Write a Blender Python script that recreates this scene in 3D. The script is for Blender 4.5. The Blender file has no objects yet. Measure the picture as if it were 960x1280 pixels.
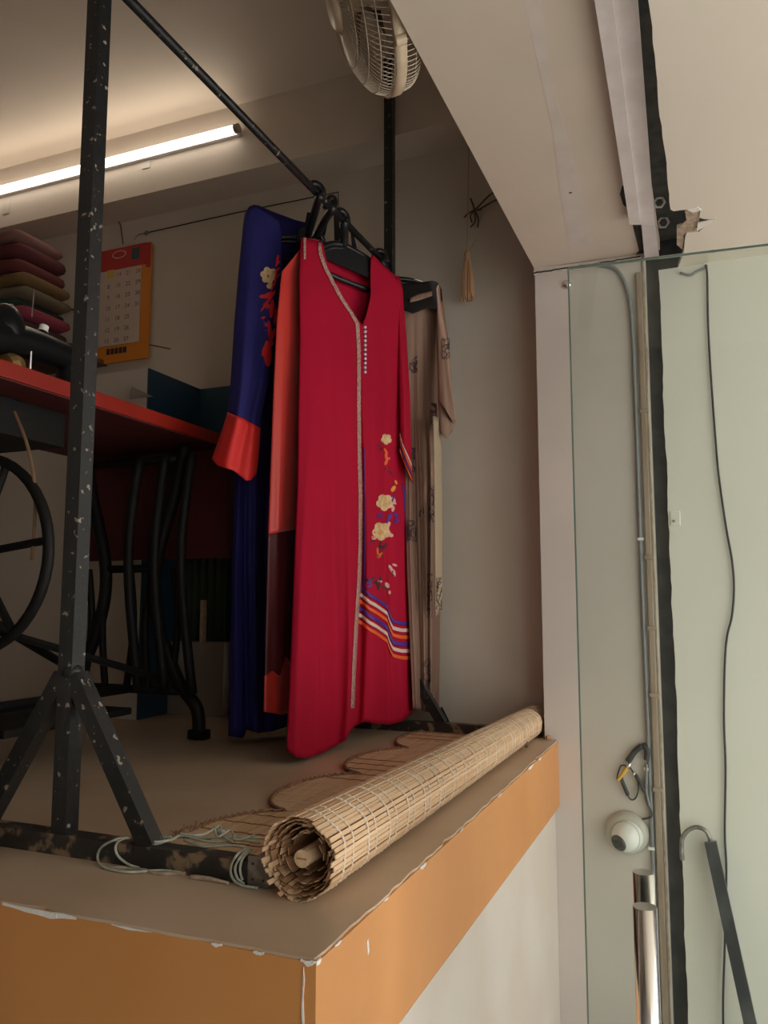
import bpy, bmesh, math, random
from mathutils import Vector, Matrix
random.seed(7)
S = bpy.context.scene
COL = S.collection
PI = math.pi

# ------------------------------------------------------------------ camera
F = 998.0
PITCH = math.atan(110 / F)
AZ = math.atan(410 / (F / math.cos(PITCH)))
CAM = Vector((0.4478, -0.8855, 1.5))
FW = Vector((-math.sin(AZ) * math.cos(PITCH), math.cos(AZ) * math.cos(PITCH), math.sin(PITCH)))
RT = Vector((math.cos(AZ), math.sin(AZ), 0))
UP = RT.cross(FW)
FH = Vector((-math.sin(AZ), math.cos(AZ), 0))
cd = bpy.data.cameras.new('camera')
cam = bpy.data.objects.new('camera', cd)
COL.objects.link(cam)
cd.sensor_fit = 'VERTICAL'
cd.sensor_height = 32
cd.lens = 32 * F / 1280
cd.clip_start = 0.02
cam.matrix_world = Matrix(((RT.x, UP.x, -FW.x, CAM.x), (RT.y, UP.y, -FW.y, CAM.y), (RT.z, UP.z, -FW.z, CAM.z), (0, 0, 0, 1)))
S.camera = cam

# ------------------------------------------------------------------ world and exposure
S.view_settings.view_transform = 'Standard'
S.view_settings.look = 'None'
S.view_settings.gamma = 1
S.view_settings.exposure = 1.05
S.view_settings.use_curve_mapping = False
w = bpy.data.worlds.new('world')
S.world = w
w.use_nodes = True
wn = w.node_tree.nodes
bg = wn['Background']
bg.inputs[0].default_value = (0.99, 0.99, 0.985, 1)
bg.inputs[1].default_value = 1.25
sd_ = bpy.data.lights.new('sun', 'SUN')
sd_.energy = 4.6
sd_.angle = math.radians(3)
sd_.color = (1.0, 0.95, 0.86)
sun = bpy.data.objects.new('sun', sd_)
COL.objects.link(sun)
sun.rotation_euler = (0, math.radians(28), 0)      # high sun over the street, to the right


# ------------------------------------------------------------------ helpers
def ray(x, y):
    return FW + RT * ((x - 480) / F) + UP * ((640 - y) / F)


def at(x, y, h):
    """world point seen at pixel (x, y), h metres ahead of the camera (horizontal)"""
    r = ray(x, y)
    return CAM + r * (h / r.dot(FH))


def on(x, y, ax, v):
    """world point where the ray through the pixel meets the plane axis = v"""
    r = ray(x, y)
    return CAM + r * ((v - CAM[ax]) / r[ax])


def mat(name, col, rough=0.6, metal=0.0, noise=None, scale=8.0, bump=0.0, bscale=60.0, coat=0.0, sheen=0.0, spec=0.5, emit=None, estr=1.0, detail=4.0, lo=0.4, hi=0.6, stretch=None):
    m = bpy.data.materials.new(name)
    m.use_nodes = True
    nt = m.node_tree
    N, L = nt.nodes, nt.links
    b = N['Principled BSDF']
    b.inputs['Base Color'].default_value = (*col, 1)
    b.inputs['Roughness'].default_value = rough
    b.inputs['Metallic'].default_value = metal
    b.inputs['Specular IOR Level'].default_value = spec
    b.inputs['Coat Weight'].default_value = coat
    b.inputs['Sheen Weight'].default_value = sheen
    tc = N.new('ShaderNodeTexCoord')
    src = tc.outputs['Object']
    if stretch:
        mp = N.new('ShaderNodeMapping')
        mp.inputs['Scale'].default_value = stretch
        L.new(src, mp.inputs[0])
        src = mp.outputs[0]
    if noise:
        n = N.new('ShaderNodeTexNoise')
        n.inputs['Scale'].default_value = scale
        n.inputs['Detail'].default_value = detail
        L.new(src, n.inputs['Vector'])
        r = N.new('ShaderNodeValToRGB')
        r.color_ramp.elements[0].position = lo
        r.color_ramp.elements[1].position = hi
        r.color_ramp.elements[0].color = (*col, 1)
        r.color_ramp.elements[1].color = (*noise, 1)
        L.new(n.outputs[0], r.inputs[0])
        L.new(r.outputs[0], b.inputs['Base Color'])
    if bump:
        n2 = N.new('ShaderNodeTexNoise')
        n2.inputs['Scale'].default_value = bscale
        n2.inputs['Detail'].default_value = 3
        L.new(src, n2.inputs['Vector'])
        bp = N.new('ShaderNodeBump')
        bp.inputs['Strength'].default_value = bump
        bp.inputs['Distance'].default_value = 0.004
        L.new(n2.outputs[0], bp.inputs['Height'])
        L.new(bp.outputs[0], b.inputs['Normal'])
    if emit:
        b.inputs['Emission Color'].default_value = (*emit, 1)
        b.inputs['Emission Strength'].default_value = estr
    return m


def link(name, me, m, parent=None, smooth=False, kind=None):
    o = bpy.data.objects.new(name, me)
    COL.objects.link(o)
    if m:
        me.materials.append(m)
    if smooth:
        me.polygons.foreach_set('use_smooth', [True] * len(me.polygons))
    if parent:
        o.parent = parent
        o.matrix_parent_inverse = Matrix.Translation(-parent.location)
    if kind:
        o['kind'] = kind
    return o


def obj(name, bm, m, parent=None, smooth=False, kind=None):
    bmesh.ops.recalc_face_normals(bm, faces=bm.faces[:])
    me = bpy.data.meshes.new(name)
    bm.to_mesh(me)
    bm.free()
    return link(name, me, m, parent, smooth, kind)


def thing(name, label, cat, loc=(0, 0, 0), group=None):
    o = bpy.data.objects.new(name, None)
    COL.objects.link(o)
    o.location = loc
    o.empty_display_size = 0.05
    o['label'] = label
    o['category'] = cat
    if group:
        o['group'] = group
    return o


def tag(o, label, cat, group=None):
    o['label'] = label
    o['category'] = cat
    if group:
        o['group'] = group
    return o


def B():
    return bmesh.new()


def box(bm, c, s, rot=None, bev=0.0):
    """box centred c, full sizes s, rot = 3x3 matrix"""
    tmp = bmesh.new()
    bmesh.ops.create_cube(tmp, size=1.0)
    for v in tmp.verts:
        v.co = Vector((v.co.x * s[0], v.co.y * s[1], v.co.z * s[2]))
    if bev:
        bmesh.ops.bevel(tmp, geom=tmp.edges[:], offset=bev, segments=2, affect='EDGES', profile=0.6)
    for v in tmp.verts:
        if rot is not None:
            v.co = rot @ v.co
        v.co += Vector(c)
    merge(bm, tmp)
    return bm


def merge(bm, tmp):
    mp = {}
    for v in tmp.verts:
        mp[v] = bm.verts.new(v.co)
    for f in tmp.faces:
        try:
            bm.faces.new([mp[v] for v in f.verts])
        except ValueError:
            pass
    tmp.free()


def bb(bm, x0, x1, y0, y1, z0, z1, bev=0.0):
    return box(bm, ((x0 + x1) / 2, (y0 + y1) / 2, (z0 + z1) / 2), (x1 - x0, y1 - y0, z1 - z0), None, bev)


def frame_of(d):
    d = Vector(d).normalized()
    a = Vector((0, 0, 1)) if abs(d.z) < 0.9 else Vector((0, 1, 0))
    x = a.cross(d).normalized()
    return x, d.cross(x), d


def tube(bm, pts, r, n=8, closed=False, caps=True, sq=False):
    pts = [Vector(p) for p in pts]
    rings = []
    N = len(pts)
    if sq:
        n = 4
    prev = None
    for i, p in enumerate(pts):
        if closed:
            d = pts[(i + 1) % N] - pts[i - 1]
        else:
            d = pts[min(i + 1, N - 1)] - pts[max(i - 1, 0)]
        d.normalize()
        if prev is None:
            x, y, _ = frame_of(d)
        else:
            x = prev - d * prev.dot(d)
            x.normalize()
            y = d.cross(x)
        prev = x
        rr = r(i / max(N - 1, 1)) if callable(r) else r
        off = PI / 4 if sq else 0
        k = 1.4142 if sq else 1
        rings.append([bm.verts.new(p + (x * math.cos(2 * PI * j / n + off) + y * math.sin(2 * PI * j / n + off)) * rr * k) for j in range(n)])
    for i in range(N if closed else N - 1):
        a, b = rings[i], rings[(i + 1) % N]
        for j in range(n):
            bm.faces.new((a[j], a[(j + 1) % n], b[(j + 1) % n], b[j]))
    if caps and not closed:
        bm.faces.new(rings[0][::-1])
        bm.faces.new(rings[-1])
    return bm


def spline(pts, k=8):
    """Catmull-Rom through pts"""
    pts = [Vector(p) for p in pts]
    out = []
    for i in range(len(pts) - 1):
        p0 = pts[max(i - 1, 0)]
        p1, p2 = pts[i], pts[i + 1]
        p3 = pts[min(i + 2, len(pts) - 1)]
        for j in range(k):
            t = j / k
            out.append(0.5 * ((2 * p1) + (p2 - p0) * t + (2 * p0 - 5 * p1 + 4 * p2 - p3) * t * t + (3 * p1 - p0 - 3 * p2 + p3) * t ** 3))
    out.append(pts[-1])
    return out


def lathe(bm, prof, c, d, n=24, cap=True):
    """profile [(r, s)] turned round axis d from c"""
    x, y, d = frame_of(d)
    c = Vector(c)
    rings = []
    for r, s in prof:
        rings.append([bm.verts.new(c + d * s + (x * math.cos(2 * PI * j / n) + y * math.sin(2 * PI * j / n)) * max(r, 1e-5)) for j in range(n)])
    for a, b in zip(rings, rings[1:]):
        for j in range(n):
            bm.faces.new((a[j], a[(j + 1) % n], b[(j + 1) % n], b[j]))
    if cap:
        bm.faces.new(rings[0][::-1])
        bm.faces.new(rings[-1])
    return bm


def prism(bm, poly, off):
    """polygon of 3d points extruded by the vector off"""
    a = [bm.verts.new(Vector(p)) for p in poly]
    b = [bm.verts.new(Vector(p) + Vector(off)) for p in poly]
    n = len(a)
    bm.faces.new(a)
    bm.faces.new(b[::-1])
    for i in range(n):
        bm.faces.new((a[i], b[i], b[(i + 1) % n], a[(i + 1) % n]))
    return bm


def sphere(bm, c, r, seg=12, sc=(1, 1, 1), rot=None):
    tmp = bmesh.new()
    bmesh.ops.create_uvsphere(tmp, u_segments=seg, v_segments=max(6, seg * 2 // 3), radius=r)
    for v in tmp.verts:
        v.co = Vector((v.co.x * sc[0], v.co.y * sc[1], v.co.z * sc[2]))
        if rot is not None:
            v.co = rot @ v.co
        v.co += Vector(c)
    merge(bm, tmp)
    return bm


def interp(tab, t):
    """piecewise linear table [(t, v)]"""
    if t <= tab[0][0]:
        return tab[0][1]
    for (a, va), (b, vb) in zip(tab, tab[1:]):
        if t <= b:
            k = (t - a) / (b - a) if b > a else 1
            return va + (vb - va) * k
    return tab[-1][1]


def struct(name, bm, m, smooth=False):
    return obj(name, bm, m, None, smooth, 'structure')


# ------------------------------------------------------------------ materials
m_wall_in = mat('wall_paint_taupe', (0.64, 0.57, 0.49), 0.4, noise=(0.60, 0.53, 0.45), scale=2.5, bump=0.15, bscale=30)
m_ceil_in = mat('ceiling_paint', (0.66, 0.56, 0.46), 0.6, noise=(0.62, 0.52, 0.42), scale=1.5, bump=0.1)
m_beam = mat('beam_paint', (0.68, 0.59, 0.50), 0.6, noise=(0.64, 0.55, 0.46), scale=3, bump=0.1)
m_lintel = mat('lintel_paint', (0.64, 0.55, 0.46), 0.5, noise=(0.60, 0.52, 0.435), scale=3, bump=0.12, bscale=25)
m_putty = mat('lintel_putty_band', (0.62, 0.555, 0.51), 0.6, noise=(0.585, 0.52, 0.475), scale=12, bump=0.1)
m_jamb = mat('jamb_paint', (0.63, 0.56, 0.51), 0.5, noise=(0.59, 0.53, 0.48), scale=3, bump=0.1)
m_panel = mat('outer_panel_paint', (0.80, 0.78, 0.71), 0.3, noise=(0.78, 0.76, 0.68), scale=2.5, bump=0.03)
m_porch = mat('porch_ceiling_paint', (0.74, 0.675, 0.58), 0.3, noise=(0.72, 0.655, 0.56), scale=1.5, bump=0.03)
m_band = mat('orange_band_paint', (0.61, 0.275, 0.085), 0.42, noise=(0.57, 0.25, 0.075), scale=3, bump=0.2, bscale=14)
m_under = mat('lower_wall_paint', (0.62, 0.57, 0.50), 0.6, noise=(0.58, 0.52, 0.44), scale=3, bump=0.15)
m_floor = mat('tan_linoleum', (0.54, 0.41, 0.285), 0.38, noise=(0.48, 0.345, 0.23), scale=3.5, bump=0.12, bscale=12, detail=6)
m_plaster = mat('bare_white_plaster', (0.78, 0.74, 0.68), 0.9, bump=0.5, bscale=200)
m_iron = mat('chipped_black_paint', (0.014, 0.0145, 0.015), 0.36, spec=.4, noise=(0.26, 0.22, 0.17), scale=70, detail=12, lo=0.64, hi=0.67, bump=0.25, bscale=90)
m_iron2 = mat('worn_black_foot_paint', (0.022, 0.020, 0.018), 0.45, noise=(0.22, 0.15, 0.09), scale=26, detail=9, lo=0.53, hi=0.60, bump=0.3, bscale=90)
m_black = mat('black_enamel', (0.008, 0.008, 0.009), 0.35, spec=.3)
m_castiron = mat('cast_iron', (0.009, 0.008, 0.007), 0.6, spec=.25, bump=0.2, bscale=120)
m_plastic_blk = mat('black_hanger_plastic', (0.014, 0.015, 0.017), 0.35)
m_gap = mat('dark_gap', (0.022, 0.026, 0.026), 0.8, noise=(0.05, 0.05, 0.045), scale=20)
m_strip = mat('white_painted_metal', (0.72, 0.66, 0.655), 0.4, noise=(0.66, 0.60, 0.59), scale=14, bump=0.1)
m_steel = mat('brushed_steel', (0.82, 0.80, 0.78), 0.16, 1.0)
m_zinc = mat('dull_zinc', (0.36, 0.34, 0.32), 0.45, 0.8, noise=(0.22, 0.2, 0.19), scale=60)
m_torn = mat('torn_board_core', (0.46, 0.36, 0.27), 0.9, noise=(0.34, 0.26, 0.19), scale=60, bump=0.6, bscale=90)
m_conduit = mat('brown_conduit', (0.36, 0.28, 0.21), 0.5, noise=(0.27, 0.19, 0.13), scale=25, stretch=(1, 1, .15))
m_cable = mat('grey_cable', (0.22, 0.23, 0.24), 0.5)
m_wire = mat('black_wire', (0.02, 0.022, 0.024), 0.5)
m_yellow = mat('yellow_plug', (0.75, 0.45, 0.06), 0.4)
m_white = mat('white_plastic', (0.82, 0.81, 0.77), 0.3)
m_dome = mat('dome_shell', (0.50, 0.47, 0.40), 0.3)
m_lens = mat('lens_glass', (0.06, 0.05, 0.05), 0.1)
m_glow = mat('lit_tube', (1, 1, 1), 0.5, emit=(1.0, 0.90, 0.76), estr=2.2)
m_tubecap = mat('tube_end_cap', (0.30, 0.20, 0.15), 0.5)
m_bamboo = mat('bamboo', (0.66, 0.45, 0.27), 0.5, noise=(0.50, 0.31, 0.165), scale=9, stretch=(14, 1.2, 14), lo=0.35, hi=0.75)
m_bamboo2 = mat('pale_bamboo', (0.72, 0.52, 0.33), 0.5, noise=(0.56, 0.37, 0.21), scale=9, stretch=(14, 1.2, 14), lo=0.35, hi=0.75)
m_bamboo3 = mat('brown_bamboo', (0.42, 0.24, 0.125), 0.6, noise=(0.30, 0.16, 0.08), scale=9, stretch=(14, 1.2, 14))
m_thread = mat('cream_thread', (0.74, 0.65, 0.52), 0.8)
m_braid = mat('brown_braid', (0.22, 0.11, 0.065), 0.85, noise=(0.34, 0.19, 0.11), scale=150)
m_cord = mat('pale_green_cord', (0.50, 0.53, 0.44), 0.7, noise=(0.40, 0.42, 0.34), scale=80)
m_red = mat('crimson_crepe', (0.43, 0.004, 0.030), 0.8, noise=(0.39, 0.0035, 0.027), scale=3, spec=0.2, bump=0.12, bscale=300)
m_blue = mat('indigo_crepe', (0.020, 0.018, 0.125), 0.75, noise=(0.025, 0.022, 0.15), scale=5, spec=0.25, bump=0.12, bscale=300)
m_satin = mat('orange_red_satin', (0.60, 0.036, 0.026), 0.36, noise=(0.56, 0.036, 0.022), scale=5, bump=0.2, bscale=18, sheen=0.2)
m_maroon = mat('sheer_maroon', (0.075, 0.010, 0.014), 0.5, noise=(0.11, 0.012, 0.014), scale=8)
m_blk2 = mat('black_cloth', (0.012, 0.010, 0.010), 0.8, spec=.2)
m_brown = mat('taupe_chiffon', (0.27, 0.165, 0.115), 0.6, noise=(0.21, 0.115, 0.08), scale=3, stretch=(12, 12, .5))
m_cream = mat('cream_lining', (0.38, 0.29, 0.19), 0.7)
m_gold = mat('gold_braid_trim', (0.34, 0.10, 0.09), 0.6, noise=(0.56, 0.36, 0.30), scale=330, detail=1, lo=0.45, hi=0.55)
m_beads = mat('pearl_beads', (0.80, 0.66, 0.62), 0.2)
m_e_cream = mat('cream_embroidery', (0.74, 0.52, 0.29), 0.7, noise=(0.60, 0.36, 0.16), scale=60)
m_e_pink = mat('pale_pink_embroidery', (0.70, 0.36, 0.33), 0.7)
m_e_orange = mat('orange_embroidery', (0.80, 0.11, 0.02), 0.6)
m_e_red = mat('red_embroidery', (0.72, 0.022, 0.02), 0.6)
m_e_purple = mat('purple_embroidery', (0.085, 0.022, 0.25), 0.6)
m_e_dark = mat('dark_embroidery', (0.04, 0.018, 0.03), 0.7)
m_e_yellow = mat('yellow_embroidery', (0.72, 0.33, 0.05), 0.6)
m_s_white = mat('cream_stripe', (0.70, 0.52, 0.44), 0.7)
m_tagw = mat('white_tag', (0.74, 0.72, 0.70), 0.6)
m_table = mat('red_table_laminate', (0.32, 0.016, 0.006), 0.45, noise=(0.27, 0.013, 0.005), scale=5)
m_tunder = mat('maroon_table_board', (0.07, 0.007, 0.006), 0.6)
m_bluedado = mat('blue_dado_paint', (0.022, 0.068, 0.11), 0.4)
m_green = mat('green_curtain_cloth', (0.055, 0.075, 0.04), 0.85)
m_box = mat('pale_board', (0.34, 0.28, 0.23), 0.7)
m_wood = mat('brown_wood', (0.20, 0.115, 0.06), 0.6, noise=(0.15, 0.08, 0.04), scale=12)
m_fan = mat('aged_cream_plastic', (0.56, 0.44, 0.31), 0.4, noise=(0.50, 0.385, 0.265), scale=20)
m_fanw = mat('fan_guard_wire', (0.50, 0.41, 0.31), 0.35, 0.2)
m_blade = mat('smoky_fan_blade', (0.13, 0.09, 0.06), 0.55, spec=.3)
m_cal_y = mat('calendar_orange_board', (0.72, 0.25, 0.03), 0.5)
m_cal_r = mat('calendar_red_header', (0.50, 0.035, 0.035), 0.5)
m_cal_w = mat('calendar_page', (0.62, 0.50, 0.42), 0.6)
m_ink = mat('black_ink', (0.05, 0.03, 0.035), 0.7)
m_inkr = mat('red_ink', (0.45, 0.04, 0.05), 0.7)
m_pink = mat('pink_print', (0.70, 0.42, 0.38), 0.6)
m_teal = mat('teal_print', (0.05, 0.10, 0.12), 0.6)
m_tassel = mat('peach_tassel_thread', (0.58, 0.36, 0.20), 0.8)
m_string = mat('cream_string', (0.46, 0.38, 0.30), 0.8)
m_twig = mat('brown_twine', (0.12, 0.08, 0.05), 0.8)
m_ground = mat('street_concrete', (0.46, 0.45, 0.43), 0.8, noise=(0.40, 0.39, 0.37), scale=1.2, bump=0.3)
m_far = mat('unseen_wall_paint', (0.42, 0.40, 0.37), 0.8)

gl = bpy.data.materials.new('green_tinted_glass')
gl.use_nodes = True
N, L = gl.node_tree.nodes, gl.node_tree.links
N.clear()
o_ = N.new('ShaderNodeOutputMaterial')
mx = N.new('ShaderNodeMixShader')
tr = N.new('ShaderNodeBsdfTransparent')
tr.inputs[0].default_value = (0.925, 0.962, 0.935, 1)
gs = N.new('ShaderNodeBsdfGlossy')
gs.inputs['Roughness'].default_value = 0.02
fr = N.new('ShaderNodeFresnel')
fr.inputs[0].default_value = 1.48
L.new(fr.outputs[0], mx.inputs[0])
L.new(tr.outputs[0], mx.inputs[1])
L.new(gs.outputs[0], mx.inputs[2])
L.new(mx.outputs[0], o_.inputs[0])
m_glassedge = mat('green_glass_edge', (0.30, 0.42, 0.36), 0.15)

# ------------------------------------------------------------------ the setting
FZ = 1.08      # shop floor and ledge
YB = 1.774     # back wall
YP = 1.611     # beam and pier face
YW = 1.601     # outer face of the end wall

# shop floor slab (orange faced) and its linoleum sheet with worn edges
b = B()
bb(b, -4.2, 0.0, 0.0, 1.60, 0.885, FZ - 0.004)
bb(b, -4.2, -0.04, 1.60, 4.0, 0.885, FZ - 0.004)
bb(b, -4.2, -0.02, 0.02, 1.60, 0.0, 0.885)
slab = struct('wall_front', b, m_band)
b = B()
bb(b, -0.02, -0.012, 0.02, 1.6, 0.0, 0.885)
struct('wall_lower', b, m_under)
b = B()
pts = []
x = -4.2
while x < -0.01:
    pts.append((x, -0.001 + 0.0035 * random.random() + (0.004 if random.random() < 0.12 else 0)))
    x += 0.03
pts.append((-0.004, 0.003))
y = 0.03
while y < 1.59:
    pts.append((-0.0005 - 0.004 * random.random() - (0.004 if random.random() < 0.12 else 0), y))
    y += 0.025
pts += [(-0.003, 1.60), (-0.045, 1.60), (-0.045, 1.774), (-4.2, 1.774)]
prism(b, [(p[0], p[1], FZ - 0.004) for p in pts], (0, 0, 0.004))
struct('floor', b, m_floor)

# chips of bare plaster along the edges of the slab
def chip(pts3, off):
    c = B()
    prism(c, pts3, off)
    obj('plaster_chip', c, m_plaster, slab)

def chip_front(x0, x1, ztop, h):
    n = 6
    up, dn = [], []
    for i in range(n + 1):
        t = i / n
        x = x0 + (x1 - x0) * t
        up.append((x, -0.0012, ztop + random.uniform(-.001, .001)))
        dn.append((x, -0.0012, ztop - h * math.sin(PI * (0.12 + 0.76 * t)) * random.uniform(.5, 1.1)))
    chip(up + dn[::-1], (0, 0.002, 0))

def chip_side(y0, y1, ztop, h):
    n = 5
    up, dn = [], []
    for i in range(n + 1):
        t = i / n
        y = y0 + (y1 - y0) * t
        up.append((0.0012, y, ztop + random.uniform(-.001, .001)))
        dn.append((0.0012, y, ztop - h * math.sin(PI * (0.12 + 0.76 * t)) * random.uniform(.5, 1.1)))
    chip(up + dn[::-1], (-0.002, 0, 0))

chip_front(-0.492, -0.36, 1.0775, 0.009)
chip_front(-0.30, -0.235, 1.077, 0.004)
chip_front(-0.145, -0.13, 1.077, 0.004)
chip_front(-0.085, -0.07, 1.077, 0.004)
chip_front(-0.02, -0.001, 1.078, 0.007)
chip_side(0.0, 0.012, 1.078, 0.009)
chip_side(0.05, 0.07, 1.077, 0.003)
chip_side(0.21, 0.225, 1.077, 0.003)
chip_side(0.36, 0.39, 1.077, 0.006)
chip_side(0.58, 0.60, 1.077, 0.003)
chip_side(0.86, 0.90, 1.077, 0.004)
chip_side(1.17, 1.235, 1.077, 0.008)
chip_side(1.30, 1.34, 1.077, 0.006)
c = B()
prism(c, [(0.0012, 0.148, 1.045), (0.0012, 0.153, 1.047), (0.0012, 0.156, 1.03), (0.0012, 0.152, 1.026)], (-.002, 0, 0))
obj('plaster_chip', c, m_plaster, slab)
c = B()
prism(c, [(-0.016, -0.0012, 1.07), (-0.0145, -0.0012, 1.055), (-0.016, -0.0012, 1.035), (-0.0145, -0.0012, 1.01), (-0.0155, -0.0012, 0.98), (-0.018, -0.0012, 1.02)], (0, .002, 0))
obj('plaster_chip', c, m_plaster, slab)
# worn paint edge where the band stops above the lower wall
b = B()
bb(b, -0.021, 0.0005, 0.0, 1.6, 0.8845, 0.8865)
struct('trim_1', b, m_under)

PX, PY, PZ = -1.4485, 1.447, 2.352
# back wall, low pier, beam, inner ceiling, left wall
b = B(); bb(b, -4.2, -0.04, YB, YB + 0.12, FZ, 3.6); struct('wall_back', b, m_wall_in)
b = B(); bb(b, -4.2, PX, PY, YB, FZ, PZ); struct('wall_pier', b, m_wall_in)
b = B(); bb(b, -4.2, 0.25, YP, YB + .1, 3.146, 3.425); struct('trim_2', b, m_beam)
b = B(); bb(b, -4.3, -0.04, -1.9, YB + .1, 3.425, 3.5); struct('ceiling', b, m_ceil_in)
b = B(); bb(b, -4.3, -4.2, -1.9, YB + .1, 0, 3.5); struct('wall_left', b, m_wall_in)
# blue dado on the pier side and back wall
b = B()
bb(b, PX, PX + .006, PY + 0.001, YB, FZ, PZ)
bb(b, PX, -0.80, YB - 0.006, YB, FZ, PZ)
struct('trim_3', b, m_bluedado)
b = B()
prism(b, [on(165, 483, 0, PX + .008), on(192, 496, 0, PX + .008), on(176, 497, 0, PX + .008), on(163, 499, 0, PX + .008)], (-.003, 0, 0))
obj('paint_flake', b, m_box, bpy.data.objects['wall_pier'])
# end wall: jamb part, gap and the outer panel
b = B(); bb(b, -0.04, 0.300, YW, YW + 0.22, 0.0, 2.5652); struct('wall_end', b, m_jamb)
b = B(); bb(b, 0.295, 0.40, YW + 0.03, YW + 0.2, 0.0, 2.7); struct('wall_gap', b, m_gap)
def jag(n, amp, seed):
    r = random.Random(seed)
    v, out = 0, []
    for i in range(n):
        v = 0.6 * v + r.uniform(-amp, amp)
        out.append(v)
    return out
b = B()
J = jag(110, 0.0018, 3)
poly = [(0.339 + J[i], YW - 0.004, 2.50 * i / 109) for i in range(110)] + [(2.6, YW - 0.004, 2.5), (2.6, YW - 0.004, 0)]
prism(b, poly, (0, 0.03, 0))
struct('wall_outer', b, m_panel)
b = B()
J = jag(90, 0.0016, 4)
poly = [(0.296 + J[i], YW - 0.005, 2.54 * i / 89) for i in range(90)] + [(0.2955, YW - .005, 2.54), (0.2915, YW - 0.005, 2.54), (0.2915, YW - 0.005, 0)]
prism(b, poly, (0, 0.012, 0))
struct('trim_4', b, m_torn)

# lintel soffit over the ledge with its paint band
b = B()
bb(b, -0.04, 0.345, -1.9, YW, 2.565, 3.6)
lint = struct('wall_lintel', b, m_lintel)
b = B()
A = [on(655, 0, 2, 2.5645), on(690, 160, 2, 2.5645), on(700, 240, 2, 2.5645), on(712, 312, 2, 2.5645), on(741, 311, 2, 2.5645), on(726, 240, 2, 2.5645), on(712, 180, 2, 2.5645), on(688, 100, 2, 2.5645), on(676, 0, 2, 2.5645)]
d = (A[0] - A[1]) * 3; e = (A[8] - A[7]) * 3
prism(b, [A[0] + d] + A + [A[8] + Vector((d.x, d.y, 0))], (0, 0, 0.002))
obj('putty_band', b, m_putty, lint)
p = on(713, 241, 2, 2.5645)
b = B(); lathe(b, [(0.0045, 0), (0.005, 0.002)], p, (0, 0, 1), 10); obj('screw_hole', b, m_gap, lint)
# cracked joint between the soffit and the end wall
b = B()
J = jag(30, 0.0015, 8)
prism(b, [(-0.042 + 0.33 * i / 29, YW - 0.006, 2.5665 - 0.012 * i / 29) for i in range(30)] + [(0.288 - 0.33 * i / 29, YW - 0.006, 2.549 + J[i] - 0.004) for i in range(30)], (0, 0.006, 0))
struct('trim_5', b, m_jamb)
b = B()
prism(b, [(-0.042 + 0.33 * i / 29, YW - 0.0075, 2.553 + J[i]) for i in range(30)] + [(0.288 - 0.33 * i / 29, YW - 0.0075, 2.549 + J[29 - i]) for i in range(30)], (0, 0.003, 0))
obj('joint_crack', b, m_gap, bpy.data.objects['wall_end'])

# white metal shutter guide: two stepped strips
guide = thing('shutter_guide', 'white painted metal shutter guide running along the soffit beside the dark gap', 'metal rail', (0.3, 0.5, 2.55))
P = lambda x, y, z: on(x, y, 2, z)
def strip(name, a0, a1, b0, b1, z, th, ext=1.2):
    """strip from far edge pixels (a0, a1) to near edge pixels (b0, b1)"""
    f0, f1, n0, n1 = P(*a0, z), P(*a1, z), P(*b0, z), P(*b1, z)
    k0 = f0 + (n0 - f0) * 2.2
    k1 = f1 + (n1 - f1) * 2.2
    c = B()
    prism(c, [f0, f1, k1, k0], (0, 0, th))
    return obj(name, c, m_strip, guide)
strip('guide_rail', (787, 281), (801, 281), (743, 0), (766, 0), 2.535, 0.028)
strip('guide_rail', (800, 281), (818, 281), (766, 0), (797, 0), 2.542, 0.02)
f0, f1 = P(802, 281, 2.541), P(818, 281, 2.541)
c = B(); prism(c, [f0, f1, P(824, 324, 2.541), P(806, 326, 2.541)], (0, 0, 0.02)); obj('guide_rail', c, m_strip, guide)
b = B()
prism(b, [P(778, 233, 2.5625), P(775, 243, 2.5625), P(779, 256, 2.5625), P(787, 262, 2.5625), P(790, 250, 2.5625), P(786, 236, 2.5625)], (0, 0, .002))
prism(b, [P(791, 281, 2.5625), P(801, 281, 2.5625), P(806, 322, 2.5625), P(792, 321, 2.5625), P(799, 314, 2.5625)], (0, 0, .002))
obj('dark_patch', b, m_gap, lint)

# porch ceiling outside, its torn corner, the dark gap above
b = B()
bb(b, 0.30, 0.62, -1.9, YW + .02, 2.60, 2.75)
struct('trim_6', b, m_gap)
n = 80
J = jag(n, 0.0016, 5)
edge = []
for i in range(n):
    t = i / (n - 1)
    ge, gs_ = on(838, 262, 2, 2.5), on(811, 0, 2, 2.5)
    y = -1.9 + (ge.y + 1.9) * t
    xx = ge.x + (gs_.x - ge.x) * (ge.y - y) / (ge.y - gs_.y) * (1 if y > gs_.y else (ge.y - gs_.y) / (ge.y - y)) + J[i]
    edge.append((xx, y, 2.50))
torn = [P(*q, 2.50) for q in [(842, 264), (858, 262), (876, 262), (874, 272), (880, 274), (894, 275), (884, 281), (873, 290), (858, 292), (856, 300), (855, 314)]]
edge += [tuple(q) for q in torn]
edge += [(0.394, YW - .001, 2.5), (2.6, YW - .001, 2.5), (2.6, -1.9, 2.5)]
b = B(); prism(b, edge, (0, 0, 0.012)); pc = struct('ceiling_porch', b, m_porch)
for poly, zz, mm in (([(856, 263), (876, 262), (874, 275), (868, 290), (858, 291), (852, 296), (848, 284), (858, 276)], 2.5035, m_torn),
                 ([(846, 282), (852, 280), (855, 300), (853, 312), (846, 306)], 2.5045, m_torn),
                 ([(872, 279), (893, 275), (884, 282), (871, 289)], 2.497, m_plaster),
                 ([(858, 262), (872, 259), (878, 263), (866, 266)], 2.4985, m_plaster)):
    c = B(); prism(c, [P(*q, zz) for q in poly], (0, 0, .003)); obj('torn_scrap', c, mm, pc)
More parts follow.
